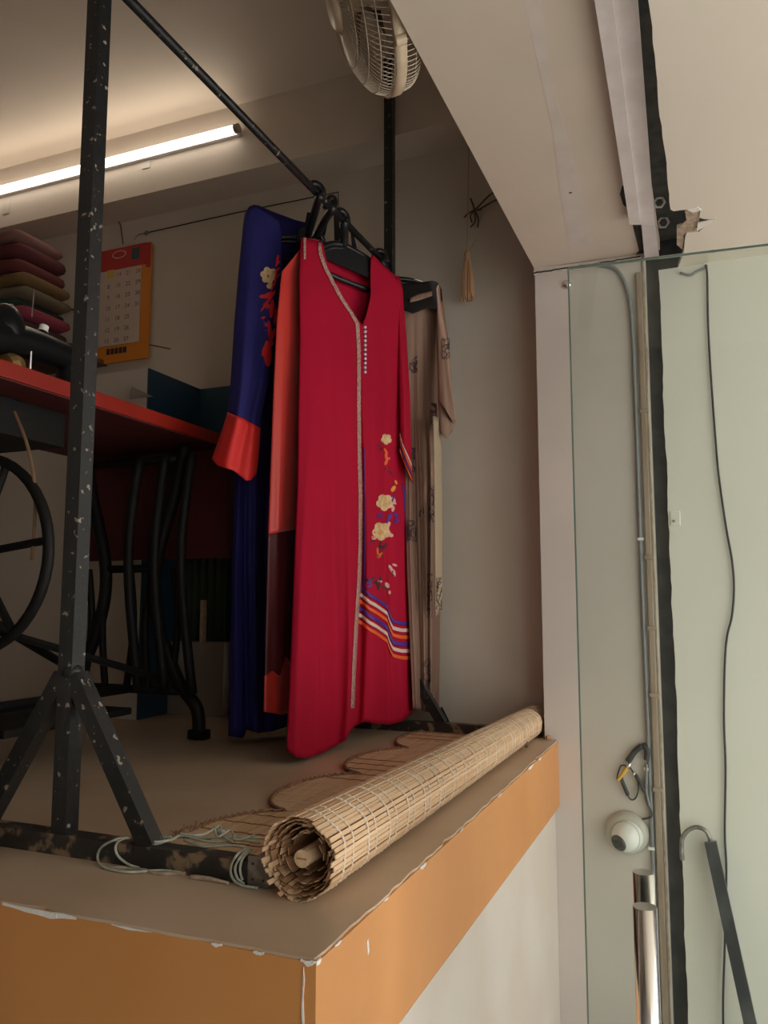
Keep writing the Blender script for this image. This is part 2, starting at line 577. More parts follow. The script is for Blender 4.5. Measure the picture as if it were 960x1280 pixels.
for q, rr in (((824, 253), .014), ((829, 278), .015)):
    c = B()
    cc = P(*q, 2.59)
    nx, ny, _ = frame_of((.25, -.85, -.5))
    tube(c, [cc + (nx * math.cos(2 * PI * i / 6) + ny * math.sin(2 * PI * i / 6)) * rr for i in range(6)], 0.0042, 6, closed=True)
    tag(obj('hex_nut', c, m_zinc), 'dark hexagonal nut in the gap of the porch ceiling, ' + ('upper one' if q[1] < 260 else 'lower one by the torn corner'), 'nut')

b = B(); bb(b, -4.2, -0.75, -0.10, 0.0, FZ, 3.5); struct('wall_shade_left', b, m_wall_in)  # unseen wall added to block light into the left interior
b = B(); bb(b, -0.04, 2.7, YW + .03, YW + .3, 2.5, 3.6); struct('wall_light_stop', b, m_gap)  # added block that stops light leaking in at the soffit joint
# street, porch edge and an unseen wall added to shade the shop
b = B(); bb(b, -8, 8, -8, YW, -0.1, 0.0); struct('floor_street', b, m_ground)
b = B(); bb(b, -4.3, 2.6, -1.9, -1.6, 3.5, 3.6); bb(b, 2.5, 2.7, -1.9, -1.7, 0, 3.5); struct('wall_porch_edge', b, m_far)
b = B(); bb(b, -4.3, 1.5, -1.95, -1.85, 0.0, 3.5); struct('wall_shade_behind', b, m_far)  # added behind the camera to darken the orange front face

# ------------------------------------------------------------------ tube light on the beam
t = thing('tube_light', 'long lit white tube light fixed along the beam', 'lamp', (-1.7, YP, 3.30))
Lx, Rx = -2.62, -1.165
b = B(); tube(b, [(Lx, YP - 0.035, 3.302), (Rx - 0.012, YP - 0.035, 3.302)], 0.0155, 16); obj('lit_tube', b, m_glow, t, True)
b = B(); tube(b, [(Rx - 0.012, YP - 0.035, 3.302), (Rx + .006, YP - 0.035, 3.302)], 0.0175, 16); obj('end_cap', b, m_tubecap, t)
b = B(); tube(b, [(Lx - .02, YP - 0.035, 3.302), (Lx, YP - 0.035, 3.302)], 0.0175, 16); obj('end_cap', b, m_tubecap, t)
b = B(); bb(b, Lx, Rx - .01, YP - 0.02, YP, 3.288, 3.314, .003); obj('batten', b, m_strip, t)
ld = bpy.data.lights.new('tube_glow', 'AREA')
ld.shape = 'RECTANGLE'; ld.size = 1.4; ld.size_y = 0.03; ld.energy = 0.7; ld.color = (1.0, 0.86, 0.68)
lo = bpy.data.objects.new('tube_glow', ld); COL.objects.link(lo)
lo.location = ((Lx + Rx) / 2, YP - 0.056, 3.302)
lo.rotation_euler = (math.radians(90), 0, 0); lo.parent = t; lo.matrix_parent_inverse = Matrix.Translation(-t.location)
lo.rotation_euler = (math.radians(-90), 0, 0)
for px, py in ((183, 205), (8, 262)):
    q = on(px, py, 1, YP)
    b = B(); bb(b, q.x - 0.02, q.x + 0.02, YP - 0.003, YP, q.z - .02, q.z + .03, .001)
    tag(obj('wall_patch', b, m_wall_in), 'small filler patch on the beam under the tube light, ' + ('right one' if px > 100 else 'left one at the photo edge'), 'patch')

# ------------------------------------------------------------------ clothes rack
RX = -0.575
RZ = 2.648
YF, YR = 0.20, 1.588
XR = -0.541                # the rear post
RAILX = -0.543
t = thing('garment_rack', 'chipped black square tube steel clothes rack with splayed feet on the ledge', 'clothes rack', (RX, 0.9, FZ))
s = 0.0152
def bar(name, a, c, r=s, m=m_iron):
    b = B()
    tube(b, [a, c], r, sq=True)
    return obj(name, b, m, t)
for yy in (YF, YR):
    xx = RX if yy == YF else XR
    bar('post', (xx, yy, FZ + .03), (xx, yy, 3.42))
    bar('foot_bar', (-1.15, yy, FZ + .0165), (-0.19, yy, FZ + .0165), 0.0165, m_iron2)
za = on(105, 845, 1, YF).z
xr = on(190, 1045, 1, YF).x
for yy in (YF, YR):
    for sg in (1, -1):
        b = B()
        xx = RX if yy == YF else XR
        tube(b, [(xx + sg * 0.012, yy, za), (xx + sg * (xr - RX), yy, FZ + .03)], 0.0145, sq=True)
        obj('brace', b, m_iron, t)
b = B(); tube(b, [(RAILX, YF, RZ), (RAILX, YR, RZ)], 0.0105, 12); obj('hanging_rail', b, m_iron, t, True)
b = B(); sphere(b, (RX + .004, YF - .002, za + .006), 0.02, 10, (1, .9, .8)); obj('weld', b, m_iron, t, True)

# bracket plate at the end of the front foot
hx = thing('hinge_plate', 'small grey steel plate with four holes at the end of the rack foot', 'bracket', (-.19, YF, FZ))
x0, x1 = -0.205, -0.168
b = B(); bb(b, x0, x1, YF - 0.021, YF - 0.0175, FZ + .001, FZ + 0.043, .0008); obj('plate', b, m_zinc, hx)
plate = bpy.data.objects['plate']
b = B(); bb(b, x0 + .012, x1, YF - 0.0175, YF + .01, FZ + 0.0395, FZ + 0.043, .0008); obj('top_flange', b, m_zinc, hx)
for i in range(2):
    for j in range(2):
        b = B(); lathe(b, [(.0022, 0), (.0022, .0006)], (x0 + .009 + i * .018, YF - .0216, FZ + .011 + j * .022), (0, 1, 0), 10); obj('screw_hole', b, m_gap, plate)

# ------------------------------------------------------------------ cord tangled on the foot
def cordpts(pxs):
    """pixels with a plane: (x, y, 'z' or 'y', value)"""
    return [on(px, py, 2 if a == 'z' else 1, v) for px, py, a, v in pxs]
ct = thing('tied_cord', 'pale green cord looped and knotted round the front rack foot', 'cord', (-.4, YF, FZ))
yf = YF - 0.0195
zt = FZ + 0.0355
loops = [
    [(215, 1047, 'z', zt), (180, 1046, 'z', zt), (150, 1048, 'y', yf), (128, 1058, 'y', yf), (122, 1072, 'y', yf), (130, 1084, 'z', FZ + .003), (160, 1090, 'z', FZ + .003), (200, 1088, 'z', FZ + .003), (232, 1091, 'z', FZ + .003)],
    [(215, 1046, 'z', zt), (175, 1047, 'z', zt), (155, 1048, 'y', yf), (145, 1056, 'y', yf), (147, 1069, 'y', yf), (160, 1080, 'y', yf), (174, 1085, 'y', yf)],
    [(172, 1043, 'z', zt + .006), (190, 1052, 'z', zt + .004), (214, 1050, 'z', zt + .004), (226, 1044, 'z', zt + .004), (250, 1048, 'z', zt), (290, 1046, 'z', zt), (330, 1048, 'z', zt - .012)],
    [(172, 1049, 'z', zt + .002), (195, 1055, 'z', zt), (225, 1046, 'z', zt), (262, 1052, 'z', zt), (300, 1050, 'z', zt), (325, 1054, 'z', zt)],
    [(230, 1050, 'z', zt), (255, 1058, 'z', zt), (290, 1057, 'z', zt), (315, 1062, 'z', zt)],
    [(308, 1060, 'z', zt), (297, 1068, 'y', yf), (289, 1082, 'y', yf), (290, 1096, 'y', yf), (300, 1106, 'z', FZ + .003), (322, 1110, 'z', FZ + .003)],
    [(310, 1062, 'z', zt), (300, 1072, 'y', yf), (294, 1085, 'y', yf), (297, 1098, 'y', yf), (305, 1105, 'z', FZ + .003)],
    [(312, 1064, 'z', zt), (303, 1074, 'y', yf), (300, 1087, 'y', yf), (303, 1100, 'y', yf)],
    [(225, 1042, 'z', zt + .01), (250, 1044, 'z', zt + .01), (265, 1038, 'z', zt + .012), (275, 1032, 'z', zt + .012), (278, 1044, 'z', zt + .006), (290, 1052, 'z', zt + .004)],
    [(268, 1034, 'z', zt + .012), (272, 1046, 'z', zt + .01), (288, 1038, 'z', zt + .01), (296, 1050, 'z', zt + .004), (318, 1044, 'z', zt + .002)],
]
for lp in loops:
    b = B(); tube(b, spline(cordpts(lp), 7), 0.0021, 6); obj('cord_loop', b, m_cord, ct, True)
for q in ((276, 1040), (230, 1040)):
    b = B(); sphere(b, on(*q, 2, zt + .006), 0.007, 8, (1.4, 1, .8)); obj('knot', b, m_cord if q[0] > 250 else m_braid, ct, True)
# brown string under the bar
b = B()
tube(b, spline(cordpts([(128, 1084, 'z', FZ + .002), (165, 1086, 'z', FZ + .002), (200, 1092, 'z', FZ + .002), (232, 1092, 'z', FZ + .002)]), 6), lambda k: .0028 + .001 * math.sin(k * 90), 6)
tube(b, spline(cordpts([(238, 1096, 'z', FZ + .003), (262, 1099, 'z', FZ + .003), (286, 1104, 'z', FZ + .003)]), 6), lambda k: .0032 + .001 * math.sin(k * 80), 6)
obj('frayed_string', b, m_torn, ct, True)

# ------------------------------------------------------------------ bamboo blind
bl = thing('bamboo_blind', 'rolled bamboo slat blind with scalloped flap lying along the ledge', 'blind', (-0.1, 0.9, FZ))
N0, N1 = Vector((-0.107, 0.152, FZ + 0.0575)), Vector((-0.090, 1.715, FZ + 0.0425))
ax = (N1 - N0).normalized()
ux = Vector((0, 0, 1)).cross(ax).normalized()   # horizontal
uz = ax.cross(ux)
RN, RF = 0.0565, 0.0415
def slat(parent, a, c, wdir, wid, th, m, sag=0):
    nrm = (c - a).cross(wdir).normalized()
    b = B()
    va = []
    for p in (a, c):
        for sw, st in ((-1, -1), (1, -1), (1, 1), (-1, 1)):
            va.append(b.verts.new(p + wdir * (sw * wid / 2) + nrm * (st * th / 2)))
    for i in range(4):
        b.faces.new((va[i], va[(i + 1) % 4], va[4 + (i + 1) % 4], va[4 + i]))
    b.faces.new(va[:4][::-1]); b.faces.new(va[4:])
    return obj('slat', b, m, parent)
rnd = random.Random(11)
layers = [(1.0, 46), (0.90, 40), (0.80, 34), (0.67, 24), (0.52, 16)]
for li, (k, cnt) in enumerate(layers):
    for i in range(cnt):
        th = 2 * PI * (i + rnd.uniform(-.12, .12)) / cnt
        kk = k + rnd.uniform(-.022, .022)
        if li == 0:
            # the roll is slightly six sided at its near end
            kk *= 1 - 0.02 * math.cos(6 * th)
        d = ux * math.cos(th) + uz * math.sin(th)
        td = -ux * math.sin(th) + uz * math.cos(th)
        depth = rnd.uniform(-.006, .006) + 0.010 * li * rnd.uniform(.4, 1.2)
        a = N0 + d * (RN * kk) + ax * depth
        end = 0 if li == 0 else -0.9
        ln = (N1 - N0).length
        q = (ln + (rnd.uniform(-.004, .004) if li == 0 else -1.15))
        c = N0 + ax * q + d * ((RN + (RF - RN) * q / ln) * kk)
        wd = 2 * PI * RN * k / cnt
        tdj = (td + d * rnd.uniform(-.18, .18)).normalized()
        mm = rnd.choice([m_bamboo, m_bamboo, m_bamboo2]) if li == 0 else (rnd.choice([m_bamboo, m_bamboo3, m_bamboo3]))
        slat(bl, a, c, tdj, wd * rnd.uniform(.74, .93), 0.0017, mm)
b = B(); tube(b, [N0 + ax * 0.012 - uz * .003, N1 - ax * .01], 0.0125, 14); obj('core_rod', b, m_bamboo2, bl)
b = B(); box(b, N0 + ax * 0.0116 - uz * .003, (0.016, .001, .0025)); obj('rod_slot', b, m_bamboo3, bl)
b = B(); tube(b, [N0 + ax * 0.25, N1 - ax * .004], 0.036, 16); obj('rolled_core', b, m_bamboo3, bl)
# sewn threads round the roll, in pairs
q = 0.035
k = 0
while q < (N1 - N0).length:
    r0 = (RN + (RF - RN) * q / (N1 - N0).length) * 1.025
    pp = []
    for i in range(92):
        th = 2 * PI * i / 92
        rr = r0 * (1 - 0.02 * math.cos(6 * th)) + 0.0007 * (1 if i % 2 else -1)
        pp.append(N0 + ax * (q + 0.0015 * math.sin(5 * th + k)) + (ux * math.cos(th) + uz * math.sin(th)) * rr)
    b = B(); tube(b, pp, 0.0013 if k % 2 else 0.0017, 5, closed=True); obj('sewn_thread', b, m_thread, bl)
    q += 0.052 if k % 2 else 0.030
    k += 1
    if k % 2 == 0: q += 0.004
# scalloped flap
LO = [0.37, 0.735, 1.10, 1.455]
def ext(y):
    """how far the flap reaches (metres to the left of the roll)"""
    best = 0.0
    for c in LO:
        u = (y - c) / 0.185
        if abs(u) < 1:
            best = max(best, 0.145 + 0.125 * (1 - u * u) ** 0.45)
    return max(best, 0.145 if 0.19 < y < 1.62 else 0)
def flapz(x):
    u = (-0.10 - x)
    return FZ + 0.0035 + 0.055 * max(0, 1 - u / 0.14) ** 2
X0 = -0.175
i = 0
x = X0
while x > -0.455:
    e = -0.175 - x + 0.0
    y = 0.19
    seg = None
    while y < 1.64:
        inside = ext(y) - 0.0 >= e
        if inside and seg is None: seg = y
        if (not inside or y + .004 >= 1.64) and seg is not None:
            if y - seg > 0.015:
                zz = flapz(x)
                wd = Vector((1, 0, 0.0))
                slat(bl, Vector((x, seg, zz)), Vector((x, y, zz)), wd, 0.0083, 0.0016, rnd.choice([m_bamboo, m_bamboo2, m_bamboo2]))
            seg = None
        y += 0.004
    x -= 0.0090
    i += 1
# threads on the flap
yy = 0.22
while yy < 1.62:
    e = ext(yy)
    pp = [Vector((X0 - (e - .005) * j / 40, yy + 0.002 * math.sin(j), flapz(X0 - e * j / 40) + .0014 + .0006 * (j % 2))) for j in range(41)]
    b = B(); tube(b, pp, 0.0011, 5); obj('sewn_thread', b, m_braid if int(yy * 100) % 2 else m_thread, bl)
    yy += 0.058
# twisted brown edging, two strands
path = []
y = 0.19
while y < 1.62:
    path.append(Vector((X0 - ext(y) - 0.002, y, FZ + .006)))
    y += 0.0035
path = [path[0] + Vector((.12, -.004, 0)), path[0] + Vector((.06, -.003, 0))] + path
# resample
rs = [path[0]]
for a_, c_ in zip(path, path[1:]):
    n = max(1, int((c_ - a_).length / 0.004))
    for j in range(1, n + 1): rs.append(a_.lerp(c_, j / n))
for ph in (0, PI):
    pp = []
    for j, p in enumerate(rs):
        pp.append(p + Vector((math.cos(j * .9 + ph) * .0028, 0, math.sin(j * .9 + ph) * .0028)))
    b = B(); tube(b, pp, 0.0026, 5); obj('braided_edging', b, m_braid, bl, True)
# frayed ends of the edging at the first scallop
b = B()
for j in range(26):
    p = Vector((X0 - ext(.30) - rnd.uniform(-.02, .01), .23 + .008 * j * .9, FZ + .005))
    p.x = X0 - ext(p.y)
    tube(b, [p, p + Vector((-rnd.uniform(.006, .016), rnd.uniform(-.01, .006), rnd.uniform(0, .012)))], 0.0011, 4)
obj('frayed_fibre', b, m_braid, bl, kind='stuff')
b = B(); q = on(402, 1006, 2, FZ + .03); box(b, q, (.018, .010, .003), Matrix.Rotation(.5, 3, 'Z'), .001); obj('cord_clip', b, m_zinc, bl)
b = B(); q = Vector((-0.052, 1.40, FZ + .016)); sphere(b, q, .010, 10, (.5, 1, 1)); obj('end_knob', b, m_twig, bl, True)

# bamboo chip by the jamb
b = B()
prism(b, [(-0.035, 1.585, FZ + .001), (-0.022, 1.592, FZ + .001), (-0.018, 1.586, FZ + .001), (-0.028, 1.578, FZ + .001)], (0, 0, .012))
tag(obj('wood_splinter', b, m_bamboo3), 'small brown wood splinter on the ledge corner beside the white jamb', 'splinter')

# ------------------------------------------------------------------ garments
class Cloth:
    """a hanging garment sheet; outline rows are (pixel y, left x, right x), depths are (pixel y, hl, hr)"""
    def __init__(s, rows, depth, top, bot, folds, bulge=0.02, seed=1, ymin=None):
        s.rows, s.depth, s.top, s.bot = rows, depth, top, bot
        s.folds, s.bulge = folds, bulge
        ys = [r[0] for r in rows]
        s.y0, s.y1 = min(ys), max(ys)
    def lr(s, y):
        return interp([(r[0], r[1]) for r in s.rows], y), interp([(r[0], r[2]) for r in s.rows], y)
    def h(s, u, y, back=False):
        hl = interp([(d[0], d[1]) for d in s.depth], y)
        hr = interp([(d[0], d[2]) for d in s.depth], y)
        v = (y - s.y0) / (s.y1 - s.y0)
        base = hl + (hr - hl) * u
        e = math.sin(PI * min(max(u, 0), 1)) ** 0.6 if 0 < u < 1 else 0
        bz = s.bulge * e * (1 + .8 * v)
        fo = 0
        for (uc, wd, amp, v0) in s.folds:
            g = math.exp(-((u - uc - .03 * math.sin(v * 5 + uc * 9)) / wd) ** 2)
            fo += amp * g * min(1, max(0, (v - v0) * 2.2))
        if back:
            return base + bz + fo * -.4 * (e > 0) + .004
        return base - bz - fo * (e ** .5 if e > 0 else 0)
    def pt(s, px, py, lift=0.0):
        l, r = s.lr(py)
        u = (px - l) / (r - l)
        return at(px, py, s.h(u, py) - lift)
    def sheet(s, nu=44, nv=70, back=False, tops=None, bots=None):
        tp, bt = tops or s.top, bots or s.bot
        g = []
        for j in range(nv + 1):
            row = []
            for i in range(nu + 1):
                u = i / nu
                yt, yb = interp(tp, u), interp(bt, u)
                y = yt + (yb - yt) * j / nv
                l, r = s.lr(y)
                row.append(at(l + (r - l) * u, y, s.h(u, y, back)))
            g.append(row)
        return g
def gridmesh(bm, g, flip=False):
    vs = [[bm.verts.new(p) for p in row] for row in g]
    for j in range(len(g) - 1):
        for i in range(len(g[0]) - 1):
            q = (vs[j][i], vs[j][i + 1], vs[j + 1][i + 1], vs[j + 1][i])
            bm.faces.new(q if not flip else q[::-1])
    return vs
def cloth_body(c, name, m, parent, nu=44, nv=70, btop=None, bbot=None):
    bm = B()
    f = gridmesh(bm, c.sheet(nu, nv))
    k = gridmesh(bm, c.sheet(nu, nv, True, btop or c.top, bbot or c.bot), True)
    for j in range(nv):
        for i in (0, nu):
            bm.faces.new((f[j][i], f[j + 1][i], k[j + 1][i], k[j][i]))
    o = obj(name, bm, m, parent, True)
    sd = o.modifiers.new('thickness', 'SOLIDIFY'); sd.thickness = 0.0012
    return o
def patch(c, name, poly, m, parent, lift=0.0022, n=1, bm=None):
    """thin raised piece on the cloth: polygon of pixels, fan filled from its middle"""
    own = bm is None
    bm = bm or B()
    cx = sum(p[0] for p in poly) / len(poly); cy = sum(p[1] for p in poly) / len(poly)
    top = [bm.verts.new(c.pt(x, y, lift)) for x, y in poly]
    low = [bm.verts.new(c.pt(x, y, lift * .1)) for x, y in poly]
    mid = bm.verts.new(c.pt(cx, cy, lift * 1.25))
    for i in range(len(poly)):
        j = (i + 1) % len(poly)
        bm.faces.new((top[i], top[j], mid))
        bm.faces.new((top[i], low[i], low[j], top[j]))
    if own: return obj(name, bm, m, parent)
def band(c, name, up, dn, m, parent, lift=0.002, n=24):
    """ribbon between two pixel polylines on the cloth"""
    bm = B()
    def res(pl):
        L_ = [0]
        for a, b_ in zip(pl, pl[1:]): L_.append(L_[-1] + math.dist(a, b_))
        out = []
        for i in range(n + 1):
            t_ = L_[-1] * i / n
            out.append((interp(list(zip(L_, [p[0] for p in pl])), t_), interp(list(zip(L_, [p[1] for p in pl])), t_)))
        return out
    U, D = res(up), res(dn)
    rows = []
    for k in range(4):
        rows.append([c.pt(a[0] + (b_[0] - a[0]) * k / 3, a[1] + (b_[1] - a[1]) * k / 3, lift) for a, b_ in zip(U, D)])
    gridmesh(bm, rows)
    o = obj(name, bm, m, parent, True)
    sd = o.modifiers.new('thickness', 'SOLIDIFY'); sd.thickness = 0.0012
    return o
def petal(cx, cy, ang, ln, wd):
    out = []
    for i in range(10):
        t_ = 2 * PI * i / 10
        x = ln / 2 + ln / 2 * math.cos(t_); y = wd / 2 * math.sin(t_)
        out.append((cx + x * math.cos(ang) - y * math.sin(ang), cy + (x * math.sin(ang) + y * math.cos(ang))))
    return out

def hanger(label, L_, R_, neck, hookc, bar_drop=.07, cat='hanger', grp='black plastic hangers on the rail', wd=.009, yoke=None):
    """black plastic hanger: shoulder arms L_ and R_ ends (points), neck point, hook centre on the rail"""
    t_ = thing('clothes_hanger', label, cat, neck, grp)
    d = (R_ - L_).normalized()
    b_ = B()
    dn = Vector((0, 0, 1))
    lft = spline([L_, L_.lerp(neck, .5) + dn * .012, neck], 6)
    rgt = spline([neck, R_.lerp(neck, .5) + dn * .012, R_], 6)
    pl = lft + rgt[1:]
    # flat deep arms
    tube(b_, pl, wd, 6)
    tube(b_, [p - dn * .014 for p in pl[2:-2]], wd * .8, 6)
    obj('arm', b_, m_plastic_blk, t_, True)
    b_ = B()
    lo_ = -dn * bar_drop
    tube(b_, spline([L_, L_ + lo_ * .8 + d * .02, L_ + lo_ + d * .06, R_ + lo_ - d * .06, R_ + lo_ * .8 - d * .02, R_], 5), .0085, 6)
    obj('trouser_bar', b_, m_plastic_blk, t_, True)
    b_ = B()
    # broad neck and hook
    up = hookc - neck
    pts_ = [neck + d * .0, neck.lerp(hookc, .55) + d * .008]
    for i in range(9):
        a = -.35 * PI + (1.35 * PI) * i / 8
        pts_.append(hookc + dn * .004 + (d * math.cos(a) + dn * math.sin(a)) * .0205)
    tube(b_, spline(pts_, 3), lambda k: .0125 - .004 * k, 8)
    obj('hook', b_, m_plastic_blk, t_, True)
    return t_

DN = Vector((0, 0, 1))
# ---- red gown
red = Cloth(
    rows=[(296, 376, 500), (345, 374, 500), (360, 374, 503), (420, 375, 506), (520, 373, 505), (600, 372, 507), (700, 368, 511), (800, 364, 516), (890, 360, 519), (930, 358, 517), (950, 360, 515)],
    depth=[(296, 2.27, 2.50), (420, 2.26, 2.56), (700, 2.17, 2.62), (950, 2.09, 2.66)],
    top=[(0, 298), (.04, 296.5), (.225, 303), (.25, 318), (.29, 335), (.37, 358), (.45, 378), (.54, 396), (.6, 406), (.64, 394), (.69, 370), (.705, 345), (.71, 322), (.73, 318), (.85, 333), (.95, 344), (1, 356)],
    bot=[(0, 938), (.06, 946), (.16, 948), (.28, 941), (.38, 933), (.465, 925), (.485, 918), (.53, 908), (.60, 902), (.68, 904), (.80, 906), (.90, 902), (.97, 893), (1, 880)],
    folds=[(.10, .06, .030, .25), (.34, .06, -.024, .2), (.56, .028, -.034, .12), (.70, .05, .020, .1), (.81, .035, -.026, .2), (.92, .04, .020, .35), (.22, .03, -.014, .4), (.46, .04, .026, .35)],
    bulge=.030)
g = thing('long_gown', 'crimson long sleeved gown with gold front trim and striped lower panel', 'dress', (-.55, 1.3, FZ))
btop = [(0, 298), (.04, 297), (.22, 304), (.25, 320), (.45, 330), (.68, 344), (.70, 322), (.73, 319), (.85, 334), (1, 356)]
bbot = [(0, 930), (.3, 925), (.46, 915), (.5, 900), (.6, 890), (1, 875)]
cloth_body(red, 'gown_body', m_red, g, 150, 90, btop, bbot)
# gold placket trim along the V and straight down the front
def vtrim(off):
    return [(402 + off, 304), (404 + off, 318), (410 + off, 334), (420 + off, 354), (431 + off, 374), (443 + off, 392), (450 + off, 404), (452 + off, 440), (452 + off, 500), (452.5 + off, 560), (454 + off, 620), (454 + off, 680), (452 + off, 730), (449 + off, 775), (446 + off, 830), (444 + off, 885)]
tl = [(x - .6, y + .5) for x, y in vtrim(-5.2)]
tl[0] = (397.5, 303)
tr_ = vtrim(-1.0)
band(red, 'gold_trim', tl, tr_, m_gold, g, .003, 110)
band(red, 'gold_trim', [(379, 296.8), (379.5, 324)], [(382.5, 296.8), (382, 324)], m_gold, g, .003, 12)
for i in range(11):
    y_ = 409 + i * 5.6
    b = B(); sphere(b, red.pt(456.4, y_, .005), .0052, 10); obj('button', b, m_beads, g, True)
b = B()
for i in range(10):
    y_ = 411.8 + i * 5.6
    sphere(b, red.pt(456.2, y_, .001), .0040, 6)
obj('button_loop', b, m_e_purple, g, True)
band(red, 'purple_piping', [(455, 560), (456, 640), (455, 700), (453, 740)], [(456, 560), (457.2, 640), (456.4, 700), (454.4, 740)], m_e_purple, g, .003, 20)
# stripes: left run slants down to the side fold, right run level
def ystripe(x, k):
    left = [(451, 735), (486, 756), (488, 776), (514, 776)]
    return interp([(446, 733), (453, 737), (470, 746), (484, 756), (487, 766), (491, 774), (500, 777), (520, 777)], x) + k
cols = [m_e_purple, m_s_white, m_e_orange, m_e_purple, m_s_white, m_e_orange]
for k in range(6):
    xs = [(446.5 - k * .5), 453, 462, 470, 478, 484, 486, 488, 491, 495, 502, 509, 515.6]
    o0 = k * 8.6
    th = 4.6 if k != 3 else 5.4
    up = [(x, ystripe(x, o0 - (3 if x < 455 else 0))) for x in xs]
    dn_ = [(x, y + th) for x, y in up]
    band(red, 'stripe', up, dn_, cols[k], g, .0022, 40)
# embroidered sprays
def leafs(bm_c, lst, m, name='embroidery'):
    bm = B()
    for (x, y, a, l, w_) in lst:
        patch(red, None, petal(x, y, math.radians(a), l, w_), None, None, .0024, bm=bm)
    obj(name, bm, m, g, kind='stuff')
def flower(x, y, r, m, nm='embroidered_flower'):
    bm = B()
    for i in range(5):
        patch(red, None, petal(x, y, i * 2 * PI / 5 + .4, r, r * .95), None, None, .0026, bm=bm)
    obj(nm, bm, m, g)
flower(483, 549, 7, m_e_cream)
leafs(0, [(480, 560, 60, 9, 3), (484, 574, 110, 8, 4), (482, 566, 80, 10, 4), (488, 572, 150, 6, 3)], m_e_orange, 'embroidered_leaf')
leafs(0, [(478, 556, 170, 7, 2), (479, 559, 140, 6, 2), (487, 588, 60, 6, 2), (484, 585, 160, 4, 2)], m_e_dark, 'embroidered_stem')
leafs(0, [(494, 607, 120, 9, 5), (494, 600, 70, 6, 3)], m_e_yellow, 'embroidered_leaf')
flower(481, 628, 11, m_e_cream)
flower(481, 631, 6, m_e_yellow, 'flower_centre')
leafs(0, [(491, 621, 70, 9, 4), (492, 632, 100, 8, 4), (490, 628, 20, 6, 3)], m_e_pink, 'embroidered_leaf')
leafs(0, [(494, 617, 110, 12, 2.5), (493, 640, 60, 9, 4), (490, 642, 120, 10, 4), (486, 643, 100, 12, 3), (478, 640, 110, 9, 2.4), (474, 641, 110, 8, 2.4), (495, 648, 80, 6, 6)], m_e_purple, 'embroidered_stem')
flower(477, 664, 12, m_e_cream)
flower(478, 665, 6, m_e_yellow, 'flower_centre')
leafs(0, [(472, 670, 150, 8, 5), (483, 660, 300, 9, 5), (486, 668, 20, 6, 5)], m_e_pink, 'embroidered_leaf')
leafs(0, [(476, 676, 100, 22, 3), (470, 674, 150, 8, 2.6), (480, 682, 150, 10, 2.6), (484, 678, 120, 12, 2.4), (474, 688, 60, 10, 2.4)], m_e_dark, 'embroidered_stem')
leafs(0, [(472, 684, 80, 12, 5), (478, 690, 130, 10, 5), (470, 672, 190, 6, 4)], m_e_orange, 'embroidered_leaf')
leafs(0, [(486, 706, 60, 12, 4), (492, 712, 80, 9, 3.5), (490, 705, 20, 7, 3)], m_e_pink, 'embroidered_leaf')
leafs(0, [(487, 710, 50, 10, 2.4), (489, 718, 20, 6, 2.4)], m_e_dark, 'embroidered_stem')
leafs(0, [(455, 722, 40, 12, 3), (460, 730, -50, 13, 3), (467, 727, 30, 12, 3), (470, 724, 75, 15, 3), (476, 720, 100, 10, 3), (478, 732, 40, 8, 3)], m_e_dark, 'embroidered_stem')
leafs(0, [(458, 734, -20, 8, 3), (464, 722, 100, 9, 3), (456, 728, 10, 6, 3)], m_e_purple, 'embroidered_leaf')
leafs(0, [(482, 728, 60, 8, 5), (478, 727, 190, 6, 3), (487, 738, 90, 5, 3)], m_e_pink, 'embroidered_leaf')
# purple lined side slit
band(red, 'slit_lining', [(502.5, 604), (505, 625), (507.5, 680), (509, 730), (513, 800), (516, 870)], [(504, 604), (507, 625), (510.5, 680), (512.5, 730), (516.8, 800), (519, 870)], m_e_purple, g, .003, 40)
# dark hem line inside the front opening

# sleeve on the far side
slv = Cloth(rows=[(345, 497, 500.5), (365, 497, 504), (420, 497.5, 508), (500, 499, 513), (560, 501, 514), (604, 511, 516)],
            depth=[(345, 2.53, 2.56), (604, 2.54, 2.60)],
            top=[(0, 343), (.5, 346), (1, 352)], bot=[(0, 560), (.4, 580), (1, 604)],
            folds=[(.5, .2, .008, .1)], bulge=.018)
slo = cloth_body(slv, 'sleeve', m_red, g, 14, 50)
for k, mm in enumerate((m_s_white, m_e_orange, m_e_purple, m_e_orange)):
    band(slv, 'cuff_stripe', [(499.5, 541 + k * 6.5), (504, 556 + k * 5.5), (514.6, 580 + k * 6)], [(499.5, 544 + k * 6.5), (504, 559.5 + k * 5.5), (514.6, 583.5 + k * 6)], mm, slo, .002, 12)
# neck label
b = B()
q = at(442, 341, 2.475); box(b, q, (.034, .002, .024), Matrix.Rotation(math.radians(65), 3, 'Z') @ Matrix.Rotation(.2, 3, 'Y'), 0); obj('neck_label', b, m_tagw, g)

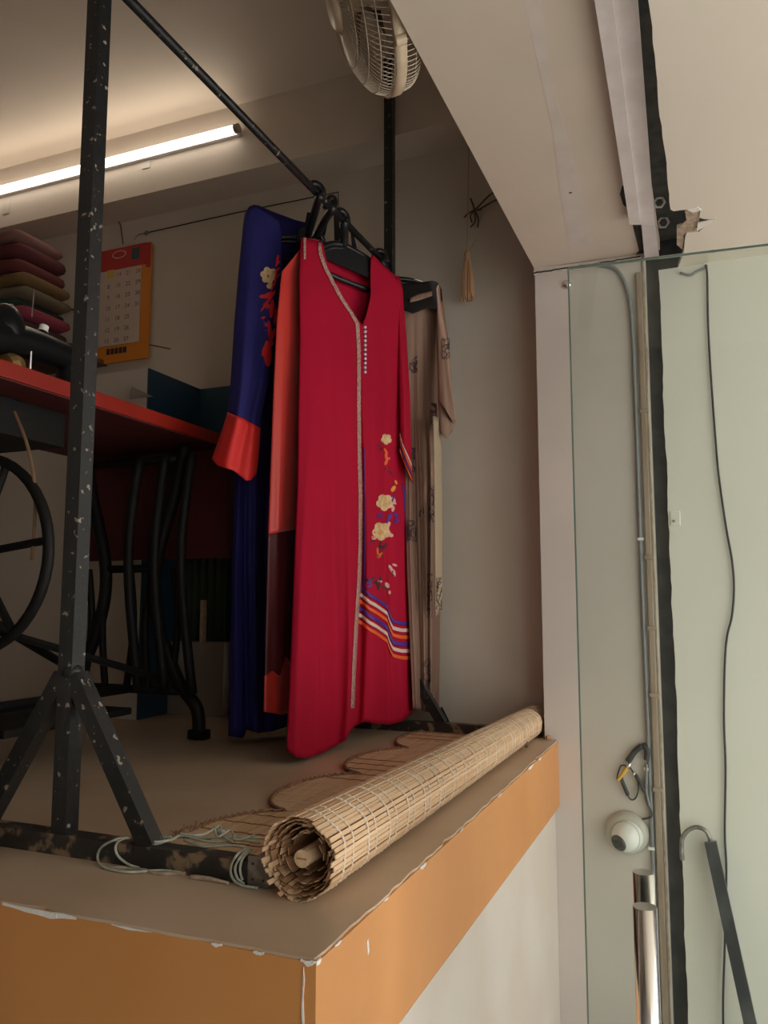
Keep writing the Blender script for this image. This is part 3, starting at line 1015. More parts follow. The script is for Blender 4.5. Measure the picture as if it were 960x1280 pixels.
# ---- orange satin garment with maroon lower part
sat = Cloth(rows=[(296, 372, 402), (340, 352, 385), (400, 346, 385), (480, 342, 384), (560, 339, 384), (665, 335, 382), (780, 332, 380), (893, 330, 376)],
            depth=[(296, 2.25, 2.39), (893, 2.16, 2.32)],
            top=[(0, 340), (.25, 320), (.5, 298), (1, 300)], bot=[(0, 668), (.5, 664), (1, 660)],
            folds=[(.3, .12, .012, .1), (.7, .12, -.010, .1)], bulge=.016)
g2 = thing('satin_gown', 'orange red satin gown with dark maroon lower panel between blue and crimson gowns', 'dress', (-.65, 1.25, FZ))
cloth_body(sat, 'satin_panel', m_satin, g2, 24, 50)
sat2 = Cloth(sat.rows, [(296, 2.26, 2.40), (893, 2.17, 2.33)], [(0, 655), (1, 650)], [(0, 889), (.5, 893), (1, 885)], [(.3, .12, .01, .1), (.75, .1, -.01, .1)], .010)
cloth_body(sat2, 'sheer_panel', m_maroon, g2, 24, 40)
hem = Cloth(sat.rows, [(296, 2.255, 2.395), (893, 2.165, 2.325)], [(0, 845), (.2, 838), (.4, 846), (.55, 820), (.7, 832), (1, 800)], [(0, 889.5), (.5, 893.5), (1, 885.5)], [(.3, .12, .01, .1), (.75, .1, -.01, .1)], .010)
cloth_body(hem, 'satin_hem', m_satin, g2, 24, 14)
nb = Cloth([(270, 372, 382), (345, 367, 381)], [(270, 2.35, 2.37), (345, 2.33, 2.35)], [(0, 288), (1, 282)], [(0, 345), (.5, 342), (1, 330)], [], .006)
cloth_body(nb, 'black_neckband', m_blk2, g2, 6, 14)
b = B(); q = at(387, 290, 2.42); box(b, q, (.030, .002, .022), Matrix.Rotation(math.radians(60), 3, 'Z') @ Matrix.Rotation(.4, 3, 'Y')); obj('neck_label', b, m_tagw, g2)

# ---- blue gown
blu = Cloth(rows=[(256, 308, 385), (278, 304, 385), (300, 302, 378), (340, 300, 362), (400, 298, 356), (500, 296, 352), (600, 293, 350), (700, 290, 350), (850, 287, 356), (925, 285, 360)],
            depth=[(256, 2.40, 2.52), (400, 2.42, 2.52), (925, 2.38, 2.52)],
            top=[(0, 266), (.05, 258), (.12, 256), (.2, 257), (.45, 265), (.8, 275), (1, 279)],
            bot=[(0, 920), (.25, 923), (.30, 912), (.5, 916), (.75, 914), (1, 908)],
            folds=[(.12, .06, .018, .1), (.28, .05, -.03, .3), (.45, .06, .016, .2), (.66, .06, -.02, .3), (.85, .05, .015, .3)], bulge=.03)
g3 = thing('embroidered_gown', 'indigo blue gown with orange cuff and embroidered sleeve at near end of rail', 'dress', (-.75, 1.1, FZ))
cloth_body(blu, 'gown_body', m_blue, g3, 50, 70)
bs = Cloth(rows=[(256, 308, 345), (290, 303, 352), (340, 298, 352), (400, 293, 346), (480, 288, 336), (517, 284, 327), (536, 278, 326), (575, 264, 323), (602, 262, 319)],
           depth=[(256, 2.34, 2.38), (400, 2.30, 2.34), (602, 2.24, 2.28)],
           top=[(0, 268), (.08, 260), (.22, 257), (.4, 257.5), (.7, 265), (1, 275)], bot=[(0, 516), (.5, 524), (1, 536)],
           folds=[(.3, .12, .010, .1), (.62, .1, -.012, .2), (.85, .08, .008, .2)], bulge=.025)
cloth_body(bs, 'sleeve', m_blue, g3, 24, 50)
cf = Cloth(bs.rows, [(256, 2.335, 2.375), (400, 2.295, 2.335), (602, 2.235, 2.275)], [(0, 515), (.5, 523), (1, 535)], [(0, 574), (.15, 582), (.5, 588), (.8, 601), (.9, 600), (1, 594)], bs.folds, .028)
cloth_body(cf, 'cuff', m_e_red, g3, 20, 16)
def emb(c, parent, lst, m, name):
    bm = B()
    for (x, y, a, l, w_) in lst:
        patch(c, None, petal(x, y, math.radians(a), l, w_), None, None, .0028, bm=bm)
    obj(name, bm, m, parent, kind='stuff')
emb(bs, g3, [(336, 344, a, 11, 9) for a in (190, 250, 320, 20, 80, 130)] + [(337, 354, 80, 7, 9)], m_e_cream, 'embroidered_flower')
emb(bs, g3, [(334, 343, 70, 5, 2.5)], m_e_dark, 'flower_centre')
emb(bs, g3, [(348, 318, 100, 14, 3), (350, 326, 130, 10, 2.6), (350, 334, 135, 10, 2.6), (346, 340, 100, 18, 3), (350, 342, 130, 9, 2.6), (343, 352, 110, 12, 2.6)], m_e_red, 'embroidered_stem')
emb(bs, g3, [(345, 362, 125, 34, 4), (344, 366, 160, 16, 7), (334, 370, 175, 10, 5), (341, 374, 95, 24, 6), (339, 384, 200, 11, 6), (336, 400, 85, 28, 5), (345, 385, 95, 22, 4), (332, 396, 160, 6, 3), (338, 408, 200, 9, 5), (344, 410, 110, 20, 5), (343, 428, 150, 9, 4)], m_e_red, 'embroidered_leaf')
emb(bs, g3, [(334, 425, 88, 34, 10), (331, 432, 100, 14, 5), (340, 425, 110, 18, 5)], m_e_red, 'embroidered_leaf')
emb(bs, g3, [(328, 402, 10, 8, 1.6), (328, 407, 10, 8, 1.6), (329, 398, 80, 12, 1.6), (330, 412, 20, 9, 1.6), (333, 380, 170, 6, 1.8), (331, 384, 40, 6, 1.8)], m_e_purple, 'embroidered_stem')

# ---- taupe patterned gown at the far end
brn = Cloth(rows=[(352, 500, 551), (380, 500, 552), (450, 503, 551), (520, 504, 548), (600, 506, 551), (700, 508, 551), (800, 512, 550), (892, 516, 549)],
            depth=[(352, 2.60, 2.68), (892, 2.58, 2.74)],
            top=[(0, 354), (.8, 353), (.95, 355), (1, 362)], bot=[(0, 885), (.5, 890), (1, 893)],
            folds=[(.30, .05, -.016, .02), (.45, .05, .016, .02), (.60, .04, -.016, .02), (.72, .04, .014, .02), (.86, .04, -.014, .02), (.15, .05, .010, .02)], bulge=.018)
g4 = thing('patterned_gown', 'taupe chiffon gown with black scribbled motifs at far end of rail', 'dress', (-.45, 1.6, FZ))
cloth_body(brn, 'gown_body', m_brown, g4, 60, 70)
lin = Cloth(rows=[(500, 541, 548), (560, 542, 552), (650, 543, 553), (745, 544, 553), (770, 545, 549), (892, 545, 549)],
            depth=[(500, 2.55, 2.58), (892, 2.55, 2.6)], top=[(0, 520), (1, 522)], bot=[(0, 770), (.6, 768), (1, 748)], folds=[], bulge=.004)
cloth_body(lin, 'cream_panel', m_cream, g4, 6, 30)
bsl = Cloth(rows=[(356, 544, 552), (380, 546, 554), (430, 546, 561), (480, 547, 564), (505, 548, 567), (526, 549, 570), (548, 551, 566)],
            depth=[(356, 2.62, 2.66), (548, 2.55, 2.58)], top=[(0, 362), (.5, 355), (1, 362)], bot=[(0, 502), (.45, 512), (.9, 530), (1, 524)], folds=[(.5, .2, .006, .1)], bulge=.014)
cloth_body(bsl, 'sleeve', m_brown, g4, 12, 30)
cu = Cloth(rows=bsl.rows, depth=[(356, 2.635, 2.675), (548, 2.565, 2.595)], top=[(0, 495), (1, 515)], bot=[(0, 542), (.5, 548), (.85, 540), (1, 526)], folds=[], bulge=.01)
cloth_body(cu, 'sleeve_lining', m_maroon if False else m_brown, g4, 10, 12)
# black lace yoke over the shoulders
yk = Cloth(rows=[(350, 500, 550), (380, 500, 554), (395, 502, 548)], depth=[(350, 2.565, 2.645), (395, 2.56, 2.63)], top=[(0, 355), (.8, 351), (.93, 353), (1, 362)], bot=[(0, 386), (.3, 392), (.7, 384), (.85, 388), (1, 374)], folds=[], bulge=.018)
cloth_body(yk, 'black_yoke', mat('black_lace', (.012, .009, .008), .8, spec=.2), g4, 30, 12)
yk2 = Cloth(yk.rows, [(350, 2.560, 2.64), (395, 2.555, 2.625)], [(0, 370), (.5, 366), (.75, 362), (.8, 363)], [(0, 379), (.5, 376), (.75, 371), (.8, 368)], [], .019)
band(yk, 'sheer_window', [(512, 373), (522, 368), (540, 364)], [(512, 378), (522, 376), (540, 370)], m_brown, g4, .004, 10)
r2 = random.Random(5)
def scribble(c, cx, cy, w_, h_, n=14):
    bm = B()
    for i in range(n):
        x = cx + r2.uniform(-w_, w_) / 2; y = cy + r2.uniform(-h_, h_) / 2
        pl = [(x, y)]
        a = r2.uniform(0, 2 * PI)
        for k in range(4):
            a += r2.uniform(-1.3, 1.3)
            x = min(max(x + math.cos(a) * 3.4, cx - w_ / 2), cx + w_ / 2); y = min(max(y + math.sin(a) * 4.2, cy - h_ / 2), cy + h_ / 2)
            pl.append((x, y))
        tube(bm, [c.pt(p[0], p[1], .003) for p in pl], .0011, 4)
    obj('scribbled_motif', bm, m_e_dark, g4)
for cx, cy, w_, h_, n in ((517, 456, 9, 20, 12), (513, 575, 11, 30, 26), (515, 664, 12, 26, 24), (542, 520, 7, 32, 22), (541, 630, 8, 44, 30), (537, 745, 6, 55, 22), (534, 850, 8, 52, 26), (521, 385, 6, 10, 5), (545, 383, 6, 10, 12), (527, 640, 5, 10, 3)):
    scribble(brn, cx, cy, w_, h_, n)
scribble(bsl, 557, 436, 9, 26, 14)
scribble(lin, 549, 742, 6, 40, 16)
# dark bag-like clip at hem foot
# hangers
H1 = hanger('black hanger holding the crimson gown', at(396, 313, 2.325), at(490, 351, 2.515), at(430, 306, 2.385), Vector((RAILX, 1.2, RZ)), .06)
H2 = hanger('black hanger holding the satin gown, behind the crimson one', at(386, 314, 2.37), at(404, 302, 2.40), at(396, 296, 2.38), Vector((RAILX, 1.12, RZ)), .045)
H3 = hanger('black hanger holding the indigo gown, nearest on the rail', at(330, 302, 2.44), at(380, 318, 2.50), at(383, 300, 2.46), Vector((RAILX, 1.03, RZ)), .04)
H4 = hanger('black hanger holding the taupe patterned gown beside the rear post', at(480, 356, 2.58), at(546, 362, 2.66), at(486, 348, 2.60), Vector((RAILX, 1.5, RZ)), .05)
# broad black plastic blocks on the hangers, with size marker fins
for (hh, poly, dep) in ((H1, [(404, 302), (422, 303), (446, 315), (468, 327), (468, 350), (440, 338), (404, 322)], 2.50), ):
    b = B()
    pts = [at(x, y, 2.335 + (x - 404) * .00165) for x, y in poly]
    prism(b, pts, FH * .008)
    obj('neck_block', b, m_plastic_blk, hh)
for hh, pl in ((H1, [(422, 296), (422, 284), (430, 286), (431, 302)]), (H2, [(398, 292), (408, 262), (413, 262), (406, 294)]), (H1, [(417, 268), (424, 268), (424, 302), (418, 302)]), (H1, [(436, 268), (441, 288), (449, 322), (441, 320)]), (H3, [(379, 290), (384, 265), (389, 266), (388, 276), (383, 293)])):
    b = B(); prism(b, [at(x, y, 2.44) for x, y in pl], FH * .006); obj('neck_fin', b, m_plastic_blk, hh)

# dark cloth bag tail hanging at the rear brace
b = B()
prism(b, [at(x, y, 2.72) for x, y in [(547, 888), (553, 884), (560, 898), (563, 905), (548, 906)]], FH * .03)
tag(obj('cloth_scrap', b, m_black), 'small dark scrap tied at the foot of the rear rack post', 'scrap')

# ------------------------------------------------------------------ fan on the lintel
fc = at(465, -3, 1.50)
fa = Vector((-0.843, -0.395, -0.307)).normalized()
fx_, fy_, _ = frame_of(fa)
fan = thing('wall_fan', 'old cream wall fan with wire guard above the gowns', 'fan', fc)
R = 0.183
def ringpts(rad, s_, n=64):
    return [fc + fa * s_ + (fx_ * math.cos(2 * PI * i / n) + fy_ * math.sin(2 * PI * i / n)) * rad for i in range(n)]
b = B(); lathe(b, [(R - .004, -.012), (R + .002, -.013), (R + .003, .010), (R - .004, .012), (R - .004, -.012)], fc, fa, 64, False); obj('guard_rim', b, m_fan, fan, True)
b = B()
nsp = 96
for i in range(nsp):
    a = 2 * PI * i / nsp
    dd = fx_ * math.cos(a) + fy_ * math.sin(a)
    a2 = a + .20
    d2 = fx_ * math.cos(a2) + fy_ * math.sin(a2)
    pp = [fc + dd * R * .985 + fa * .008, fc + dd.lerp(d2, .25).normalized() * R * .90 + fa * .040, fc + dd.lerp(d2, .6).normalized() * R * .62 + fa * .068, fc + d2 * .05 + fa * .078]
    tube(b, spline(pp, 4), .00085, 4)
for rad, s_ in ((R * .92, .036), (R * .62, .0685), (R * .8, .055)):
    tube(b, ringpts(rad, s_), .0012, 4, closed=True)
obj('front_guard', b, m_fanw, fan, kind=None)
b = B()
for i in range(nsp):
    a = 2 * PI * i / nsp
    dd = fx_ * math.cos(a) + fy_ * math.sin(a)
    pp = [fc + dd * R * .985 - fa * .010, fc + dd * R * .93 - fa * .045, fc + dd * R * .62 - fa * .07, fc + dd * .06 - fa * .075]
    tube(b, spline(pp, 4), .00085, 4)
tube(b, ringpts(R * .95, -.035), .0012, 4, closed=True)
tube(b, ringpts(R * .6, -.0705), .0012, 4, closed=True)
obj('rear_guard', b, m_fanw, fan)
b = B(); lathe(b, [(.040, .074), (.044, .078), (.042, .086), (.034, .090), (.0, .091)], fc, fa, 32); obj('centre_badge', b, m_fan, fan, True)
b = B(); lathe(b, [(.055, -.17), (.062, -.15), (.062, -.09), (.03, -.07), (.02, -.0), (.018, .05), (.0, .052)], fc, fa, 28); obj('motor_housing', b, m_fan, fan, True)
for k in range(3):
    b = B()
    g_ = []
    for i in range(9):
        row = []
        for j in range(8):
            u = i / 8; v = j / 7
            rad = .025 + (R * .80) * u
            wdt = .35 + .35 * math.sin(PI * min(1, u * .95 + .1))
            a = 2 * PI * k / 3 + .5 + (v - .5) * 2 * wdt + .3 * u
            row.append(fc + (fx_ * math.cos(a) + fy_ * math.sin(a)) * rad + fa * ((v - .5) * .045 + .012))
        g_.append(row)
    gridmesh(b, g_)
    o = obj('blade', b, m_blade, fan, True)
    sd = o.modifiers.new('thickness', 'SOLIDIFY'); sd.thickness = .002
# rim clip
def toring(px, py):
    r = ray(px, py); return CAM + r * ((fc - CAM).dot(fa) / r.dot(fa))
q = toring(513, 68)
q = fc + (q - fc).normalized() * (R + .004)
b = B(); lathe(b, [(.006, -.012), (.010, -.010), (.010, .010), (.006, .012)], q, fa, 14); obj('rim_clip', b, m_fan, fan)
b = B(); tube(b, [fc - fa * .15, Vector((-0.06, fc.y + .06, fc.z + .12)), Vector((-0.04, fc.y + .06, fc.z + .2))], .014, 10); obj('wall_bracket', b, m_fan, fan, True)

# ------------------------------------------------------------------ calendar, wire, pegs
cy = YB - 0.022
cal = thing('wall_calendar', 'red and orange wall calendar with date grid hanging on the back wall', 'calendar', (-1.7, cy, 2.7))
zt_, zb_ = on(185, 303, 1, cy).z, on(185, 447, 1, cy).z
xr_ = on(186, 400, 1, cy).x
xl_ = xr_ - 0.30
b = B(); bb(b, xl_, xr_, cy, cy + .012, zb_, zt_ - .004, .001); obj('backing_board', b, m_cal_y, cal)
xp = on(180, 400, 1, cy - .004).x - .012
b = B(); bb(b, xl_ + .005, xp + .012, cy - .004, cy - .0005, zt_ - .095, zt_, .0005); obj('header', b, m_cal_r, cal)
b = B(); bb(b, xl_ + .005, xp - .012, cy - .003, cy - .0005, zb_ + .075, zt_ - .096); page = obj('date_page', b, m_cal_w, cal)
b = B(); bb(b, xp + .012, xr_, cy - .003, cy - .0005, zt_ - .11, zt_ - .002); obj('page_roll', b, m_cal_r, cal)
b = B()
pc_ = on(149, 318, 1, cy - .005)
prism(b, [(pc_.x + .038 * math.cos(2 * PI * i / 24), cy - .0052, pc_.z + .018 * math.sin(2 * PI * i / 24)) for i in range(24)], (0, .001, 0)); obj('header_oval', b, m_pink, cal)
b = B()
prism(b, [(pc_.x + .032 * math.cos(2 * PI * i / 24), cy - .0062, pc_.z + .013 * math.sin(2 * PI * i / 24)) for i in range(24)], (0, .001, 0)); obj('header_oval', b, m_cal_r, cal)
b = B(); q = on(170, 316, 1, cy); bb(b, q.x - .018, q.x + .02, cy - .0055, cy - .004, q.z - .03, q.z + .022); obj('header_picture', b, m_teal, cal)
b = B(); q = on(139, 343, 1, cy); bb(b, q.x - .018, q.x + .018, cy - .0042, cy - .003, q.z - .018, q.z + .018); obj('yellow_cell', b, mat('yellow_print', (.70, .45, .08), .6), cal)
rc = random.Random(3)
def text_mesh(s_, size):
    cu_ = bpy.data.curves.new('t', 'FONT'); cu_.body = s_; cu_.size = size; cu_.align_x = 'CENTER'; cu_.align_y = 'CENTER'
    o = bpy.data.objects.new('t', cu_); COL.objects.link(o)
    dg = bpy.context.evaluated_depsgraph_get()
    me = bpy.data.meshes.new_from_object(o.evaluated_get(dg))
    bpy.data.objects.remove(o); bpy.data.curves.remove(cu_)
    return me
gx0, gx1 = xl_ + .03, xp - .028
gz1, gz0 = zt_ - .12, zb_ + .095
day = 1
for r_ in range(7):
    for c_ in range(5):
        n_ = r_ + 1 + 7 * c_ - 1
        if n_ < 1 or n_ > 31: continue
        me = text_mesh(str(n_), .026)
        tmp = bmesh.new(); tmp.from_mesh(me); bpy.data.meshes.remove(me)
        cx_ = gx0 + (gx1 - gx0) * c_ / 4; cz_ = gz1 + (gz0 - gz1) * r_ / 6
        for v in tmp.verts: v.co = Vector((cx_ + v.co.x * 1.05, cy - .0036, cz_ + v.co.y))
        obj('date_number', tmp, m_inkr if r_ == 0 else m_ink, page)

b = B()
q = on(150, 432, 1, cy)
for i in range(5): bb(b, q.x - .05 - .02 + i * .022, q.x - .053 + i * .022, cy - .002, cy - .0005, zb_ + .036, zb_ + .062)
obj('footer_print', b, m_ink, cal)
b = B(); tube(b, spline([on(x, y, 1, YB - .012) for x, y in [(136, 268), (143, 272), (150, 280), (152, 290), (154, 305)]], 5), .0022, 6)
tag(obj('hanging_string', b, m_twig), 'dark string from which the calendar hangs on the back wall', 'string')
b = B(); sphere(b, on(183, 291, 1, YB - .008), .011, 10, (1, .6, 1)); tube(b, spline([on(x, y, 1, YB - .008) for x, y in [(168, 300), (172, 294), (183, 291)]], 4), .002, 6)
tag(obj('wall_hook', b, m_zinc, None, True), 'small round hook on the back wall above the calendar holding a wire', 'hook')
b = B(); tube(b, [on(183, 291, 1, YB - .008)] + [on(x, y, 1, YB - .01) for x, y in [(300, 265), (423, 240), (424, 330)]], .0022, 6)
tag(obj('wall_wire', b, m_wire), 'thin dark wire stretched along the back wall above the gowns', 'wire')
for (a_, c_), lb in ((((60, 382), (97, 388)), 'brown wooden stick on the back wall, left of the black post'), (((187, 431), (213, 436)), 'short thin brown stick beside the lower right of the calendar')):
    b = B(); pp = [on(a_[0], a_[1], 1, YB - .03), on(c_[0], c_[1], 1, YB - .006 if a_[0] < 100 else YB - .03)]
    tube(b, pp, .0055 if a_[0] < 100 else .003, 8); tag(obj('wooden_stick', b, m_wood), lb, 'stick')

# ------------------------------------------------------------------ tassel and twine on the back wall
ta = thing('tassel', 'peach thread tassel hanging on a cream string against the back wall', 'tassel', on(583, 340, 1, YB - .06))
q0, q1 = on(586, 165, 1, YB - .06), on(584, 316, 1, YB - .06)
b = B(); tube(b, [Vector((q0.x, q0.y, 3.146)), q1], .0018, 6); obj('string', b, m_string, ta)
b = B()
kn = q1
lathe(b, [(.003, .01), (.010, .004), (.012, -.008), (.009, -.018), (.013, -.03), (.004, -.032)], kn, (0, 0, 1), 14); obj('knot', b, m_tassel, ta, True)
b = B()
for i in range(70):
    a = rc.uniform(0, 2 * PI); r_ = math.sqrt(rc.random())
    p0 = kn + Vector((math.cos(a) * .009 * r_, math.sin(a) * .009 * r_, -.022))
    p1 = kn + Vector((math.cos(a) * .026 * r_, math.sin(a) * .02 * r_, -.155 - rc.random() * .02))
    tube(b, [p0, p0.lerp(p1, .4) + Vector((math.cos(a) * .005, 0, 0)), p1], .0022, 4)
obj('fringe', b, m_tassel, ta, kind='stuff')
b = B(); tube(b, spline([q1, q1 + Vector((.018, 0, .02)), q1 + Vector((.032, 0, .045))], 4), .0018, 5); obj('thread_end', b, m_string, ta)
tw = thing('twine_knot', 'brown twine tied round a nail on the back wall, running to the lintel', 'twine', on(597, 262, 1, YB - .02))
for pl in ([(588, 248), (592, 258), (592, 264), (588, 270), (590, 278)], [(592, 264), (600, 256), (612, 244), (628, 234), (640, 228)], [(592, 265), (602, 260), (618, 251), (632, 246), (645, 241)], [(594, 264), (598, 274), (597, 284)], [(593, 264), (594, 276), (588, 284)], [(580, 272), (590, 264), (602, 262)]):
    b = B(); tube(b, spline([on(x, y, 1, YB - .02 + .003 * (i % 2)) for i, (x, y) in enumerate(pl)], 5), .003, 6); obj('twine_strand', b, m_twig, tw, True)

# ------------------------------------------------------------------ sewing table with treadle
TX0, TX1 = -1.60, -1.0
TY0, TY1 = -0.35, 1.33
TZ0, TZ1 = 1.997, 2.036
tb = thing('sewing_table', 'red topped treadle sewing table with black cast iron stand', 'sewing table', (-1.3, .6, FZ))
b = B(); bb(b, TX0, TX1, TY0, TY1, TZ0, TZ1, .003); obj('table_top', b, m_table, tb)
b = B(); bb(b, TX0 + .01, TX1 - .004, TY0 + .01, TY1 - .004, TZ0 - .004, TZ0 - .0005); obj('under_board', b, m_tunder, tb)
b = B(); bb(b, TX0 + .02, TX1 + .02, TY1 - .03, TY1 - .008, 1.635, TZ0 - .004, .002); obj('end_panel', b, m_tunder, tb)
b = B(); bb(b, -1.50, -1.12, .28, .72, 1.90, TZ0 - .004, .004); obj('drawer_case', b, m_castiron, tb)
def frame_end(yy):
    b = B()
    for sg in (1, -1):
        cx_ = -1.29
        pp = [(cx_ + sg * .20, yy, TZ0 - .004), (cx_ + sg * .17, yy, 1.85), (cx_ + sg * .10, yy, 1.60), (cx_ + sg * .12, yy, 1.42), (cx_ + sg * .20, yy, 1.25), (cx_ + sg * .27, yy, 1.17), (cx_ + sg * .28, yy, FZ)]
        tube(b, spline(pp, 6), .020, 8)
    for zz, w_ in ((1.95, .19), (1.60, .10), (1.22, .20)):
        tube(b, [(-1.29 - w_, yy, zz), (-1.29 + w_, yy, zz)], .014, 6)
    obj('iron_end_frame', b, m_castiron, tb, True)
    for sg in (1, -1):
        b = B(); bb(b, -1.29 + sg * .28 - .03, -1.29 + sg * .28 + .03, yy - .02, yy + .02, FZ, FZ + .03, .006); obj('iron_foot', b, m_castiron, tb)
frame_end(0.32); frame_end(1.20)
for k in range(5):
    b = B(); x_ = -1.46 + k * .085
    tube(b, spline([(x_, 1.2, 1.60), (x_ + .02 * (-1) ** k, 1.2, 1.42), (x_, 1.2, 1.22)], 6), .012, 6); obj('iron_scroll', b, m_castiron, tb, True)
for k in range(3):
    b = B(); x_ = -1.02 - k * .10
    tube(b, spline([(x_, 1.14, 1.95), (x_ - .03, 1.14, 1.62), (x_ + .01, 1.16, 1.22)], 6), .016, 6); obj('iron_upright', b, m_castiron, tb, True)
b = B(); tube(b, [(-1.12, .32, 1.55), (-1.46, 1.2, 1.25)], .012, 6); tube(b, [(-1.46, .32, 1.55), (-1.12, 1.2, 1.25)], .012, 6); tube(b, [(-1.29, .32, 1.22), (-1.29, 1.2, 1.22)], .016, 6); obj('cross_brace', b, m_castiron, tb)
b = B(); bb(b, -1.45, -1.10, .55, 1.0, 1.175, 1.195, .004); obj('treadle_plate', b, m_castiron, tb)
# hand wheel at the near end
wy = 0.47
wr = 0.238
wc = on(66, 690, 1, wy) - Vector((wr, 0, 0))
b = B(); 
tube(b, [wc + Vector((math.cos(2 * PI * i / 48) * (wr - .012), 0, math.sin(2 * PI * i / 48) * (wr - .012))) for i in range(48)], .0125, 8, closed=True); rim = obj('hand_wheel', b, m_castiron, tb, True)
b = B(); lathe(b, [(.04, -.02), (.045, 0), (.04, .02)], wc, (0, 1, 0), 16); obj('wheel_hub', b, m_castiron, rim)
for k in range(6):
    a = 2 * PI * k / 6 + .12
    b = B(); dd = Vector((math.cos(a), 0, math.sin(a))); tube(b, [wc + dd * .03, wc + dd * (wr - .015)], .0095, 6); obj('wheel_spoke', b, m_castiron, rim)
b = B(); tube(b, spline([on(18, 515, 1, wy), on(35, 560, 1, wy), on(44, 620, 1, wy), on(40, 700, 1, wy)], 6), .004, 6); obj('leather_belt', b, m_wood, tb)

# sewing machine head
sm = thing('sewing_machine', 'old black sewing machine head on the red table', 'sewing machine', (-1.2, .5, TZ1))
mx_ = -1.16
Q = lambda x, y, xx=mx_: on(x, y, 0, xx)
b = B()
# horizontal arm from the big end (left) to the standing pillar (right)
a0, a1, a2 = Q(-30, 420), Q(28, 428), Q(86, 448)
tube(b, spline([a0, a1, a2], 8), lambda k: .052 - .016 * k, 14)
obj('arm', b, m_black, sm, True)
b = B()
p_top, p_bot = Q(88, 442), Q(88, 442).copy(); p_bot.z = TZ1 + .012
lathe(b, [(.05, 0), (.043, .02), (.033, .08), (.036, (p_top.z - p_bot.z)), (.03, p_top.z - p_bot.z + .02), (.0, p_top.z - p_bot.z + .03)], p_bot, (0, 0, 1), 18); obj('pillar', b, m_black, sm, True)
b = B(); q = Q(6, 412); sphere(b, q, .06, 18, (.8, .8, 1.1)); obj('head', b, m_black, sm, True)
b = B(); y0_, y1_ = Q(-40, 460).y, p_bot.y + .06; bb(b, mx_ - .09, mx_ + .07, y0_, y1_, TZ1, TZ1 + .014, .004); obj('bed_plate', b, m_black, sm)
b = B(); q = Q(28, 428); tube(b, [Vector((q.x + .03, q.y, q.z - .01)), Vector((q.x + .03, q.y, TZ1 + .016))], .004, 8); obj('presser_bar', b, m_steel, sm)
b = B(); q = Q(40, 396); tube(b, [q, Q(43, 362)], .0018, 6); obj('spool_pin', b, m_steel, sm)
b = B(); q = Q(52, 420); lathe(b, [(.012, -.028), (.012, -.018), (.014, -.017), (.014, .014), (.012, .016), (.012, .03)], q, (0, 0.25, 1), 14); obj('thread_spool', b, m_white, sm)
b = B(); lathe(b, [(.0145, -.014), (.0145, .012)], q, (0, .25, 1), 14); obj('dark_thread', b, m_black, sm)
b = B(); q = Q(14, 383); sphere(b, q, .007, 8); obj('oil_cap', b, m_steel, sm, True)
b = B(); q = Q(3, 446); lathe(b, [(.03, -.02), (.035, 0), (.03, .02)], Vector((q.x + .03, q.y, TZ1 + .035)), (0, 1, .2), 16); obj('brass_gear', b, mat('brass', (.55, .36, .14), .35, .8), sm)

# ------------------------------------------------------------------ folded cloth on a shelf at left
sy = 1.42
zs_ = on(30, 425, 1, sy).z
b = B(); bb(b, -2.75, -1.93, sy - .16, YB, zs_ - .022, zs_, .002)
tag(obj('wall_shelf', b, m_wood), 'wooden wall shelf under the folded cloths at left', 'shelf')
cols_ = [((.16, .10, .07), 'dark brown'), ((.50, .07, .12), 'pink'), ((.04, .07, .05), 'dark green'), ((.26, .20, .12), 'olive tan'), ((.30, .17, .06), 'golden brown'), ((.20, .035, .035), 'deep maroon'), ((.17, .03, .035), 'wine red'), ((.42, .19, .17), 'faded rose')]
bounds = [(425, 58), (412, 60), (396, 52), (386, 60), (372, 58), (356, 50), (338, 50), (318, 45), (303, 25)]
names = ['lowest of the pile', 'second lowest in the pile', 'third from the bottom', 'in the middle of the pile', 'above the olive tan one', 'above the golden brown one', 'second from the top', 'topmost of the pile']
for k in range(8):
    z0 = on(30, bounds[k][0], 1, sy).z; z1 = on(30, bounds[k + 1][0], 1, sy).z
    xr2 = on(bounds[k][1], 380, 1, sy).x + rc.uniform(-.01, .01)
    c_ = B()
    g_ = []
    nn = 12
    # folded bundle: rounded fold at the right end
    for i in range(13):
        u = i / 12
        ring = []
        e_ = 1 if u < .9 else (.92 if u < .95 else .72)
        for j in range(nn):
            a = 2 * PI * j / nn
            hh = (z1 - z0) / 2 * e_
            yy = sy + math.copysign(abs(math.cos(a)) ** .5, math.cos(a)) * (.13 - .02 * (1 - e_)) + .006 * math.sin(u * 9 + 2 * k)
            zz = (z0 + z1) / 2 + math.copysign(abs(math.sin(a)) ** .45, math.sin(a)) * hh * (.97 + .05 * math.sin(u * 15 + k))
            ring.append(c_.verts.new((-2.55 + (xr2 + 2.55) * (u), yy, max(zz, z0 + .0005))))
        g_.append(ring)
    for r0_, r1_ in zip(g_, g_[1:]):
        for j in range(nn): c_.faces.new((r0_[j], r0_[(j + 1) % nn], r1_[(j + 1) % nn], r1_[j]))
    c_.faces.new(g_[0]); c_.faces.new(g_[-1][::-1])
    cm, cn = cols_[k]
    tag(obj('folded_cloth', c_, mat(cn.replace(' ', '_') + '_cloth', tuple(v * .55 for v in cm), .85, bump=.4, bscale=40), None, True), cn + ' folded cloth, ' + names[k], 'cloth', 'folded cloths on the shelf')

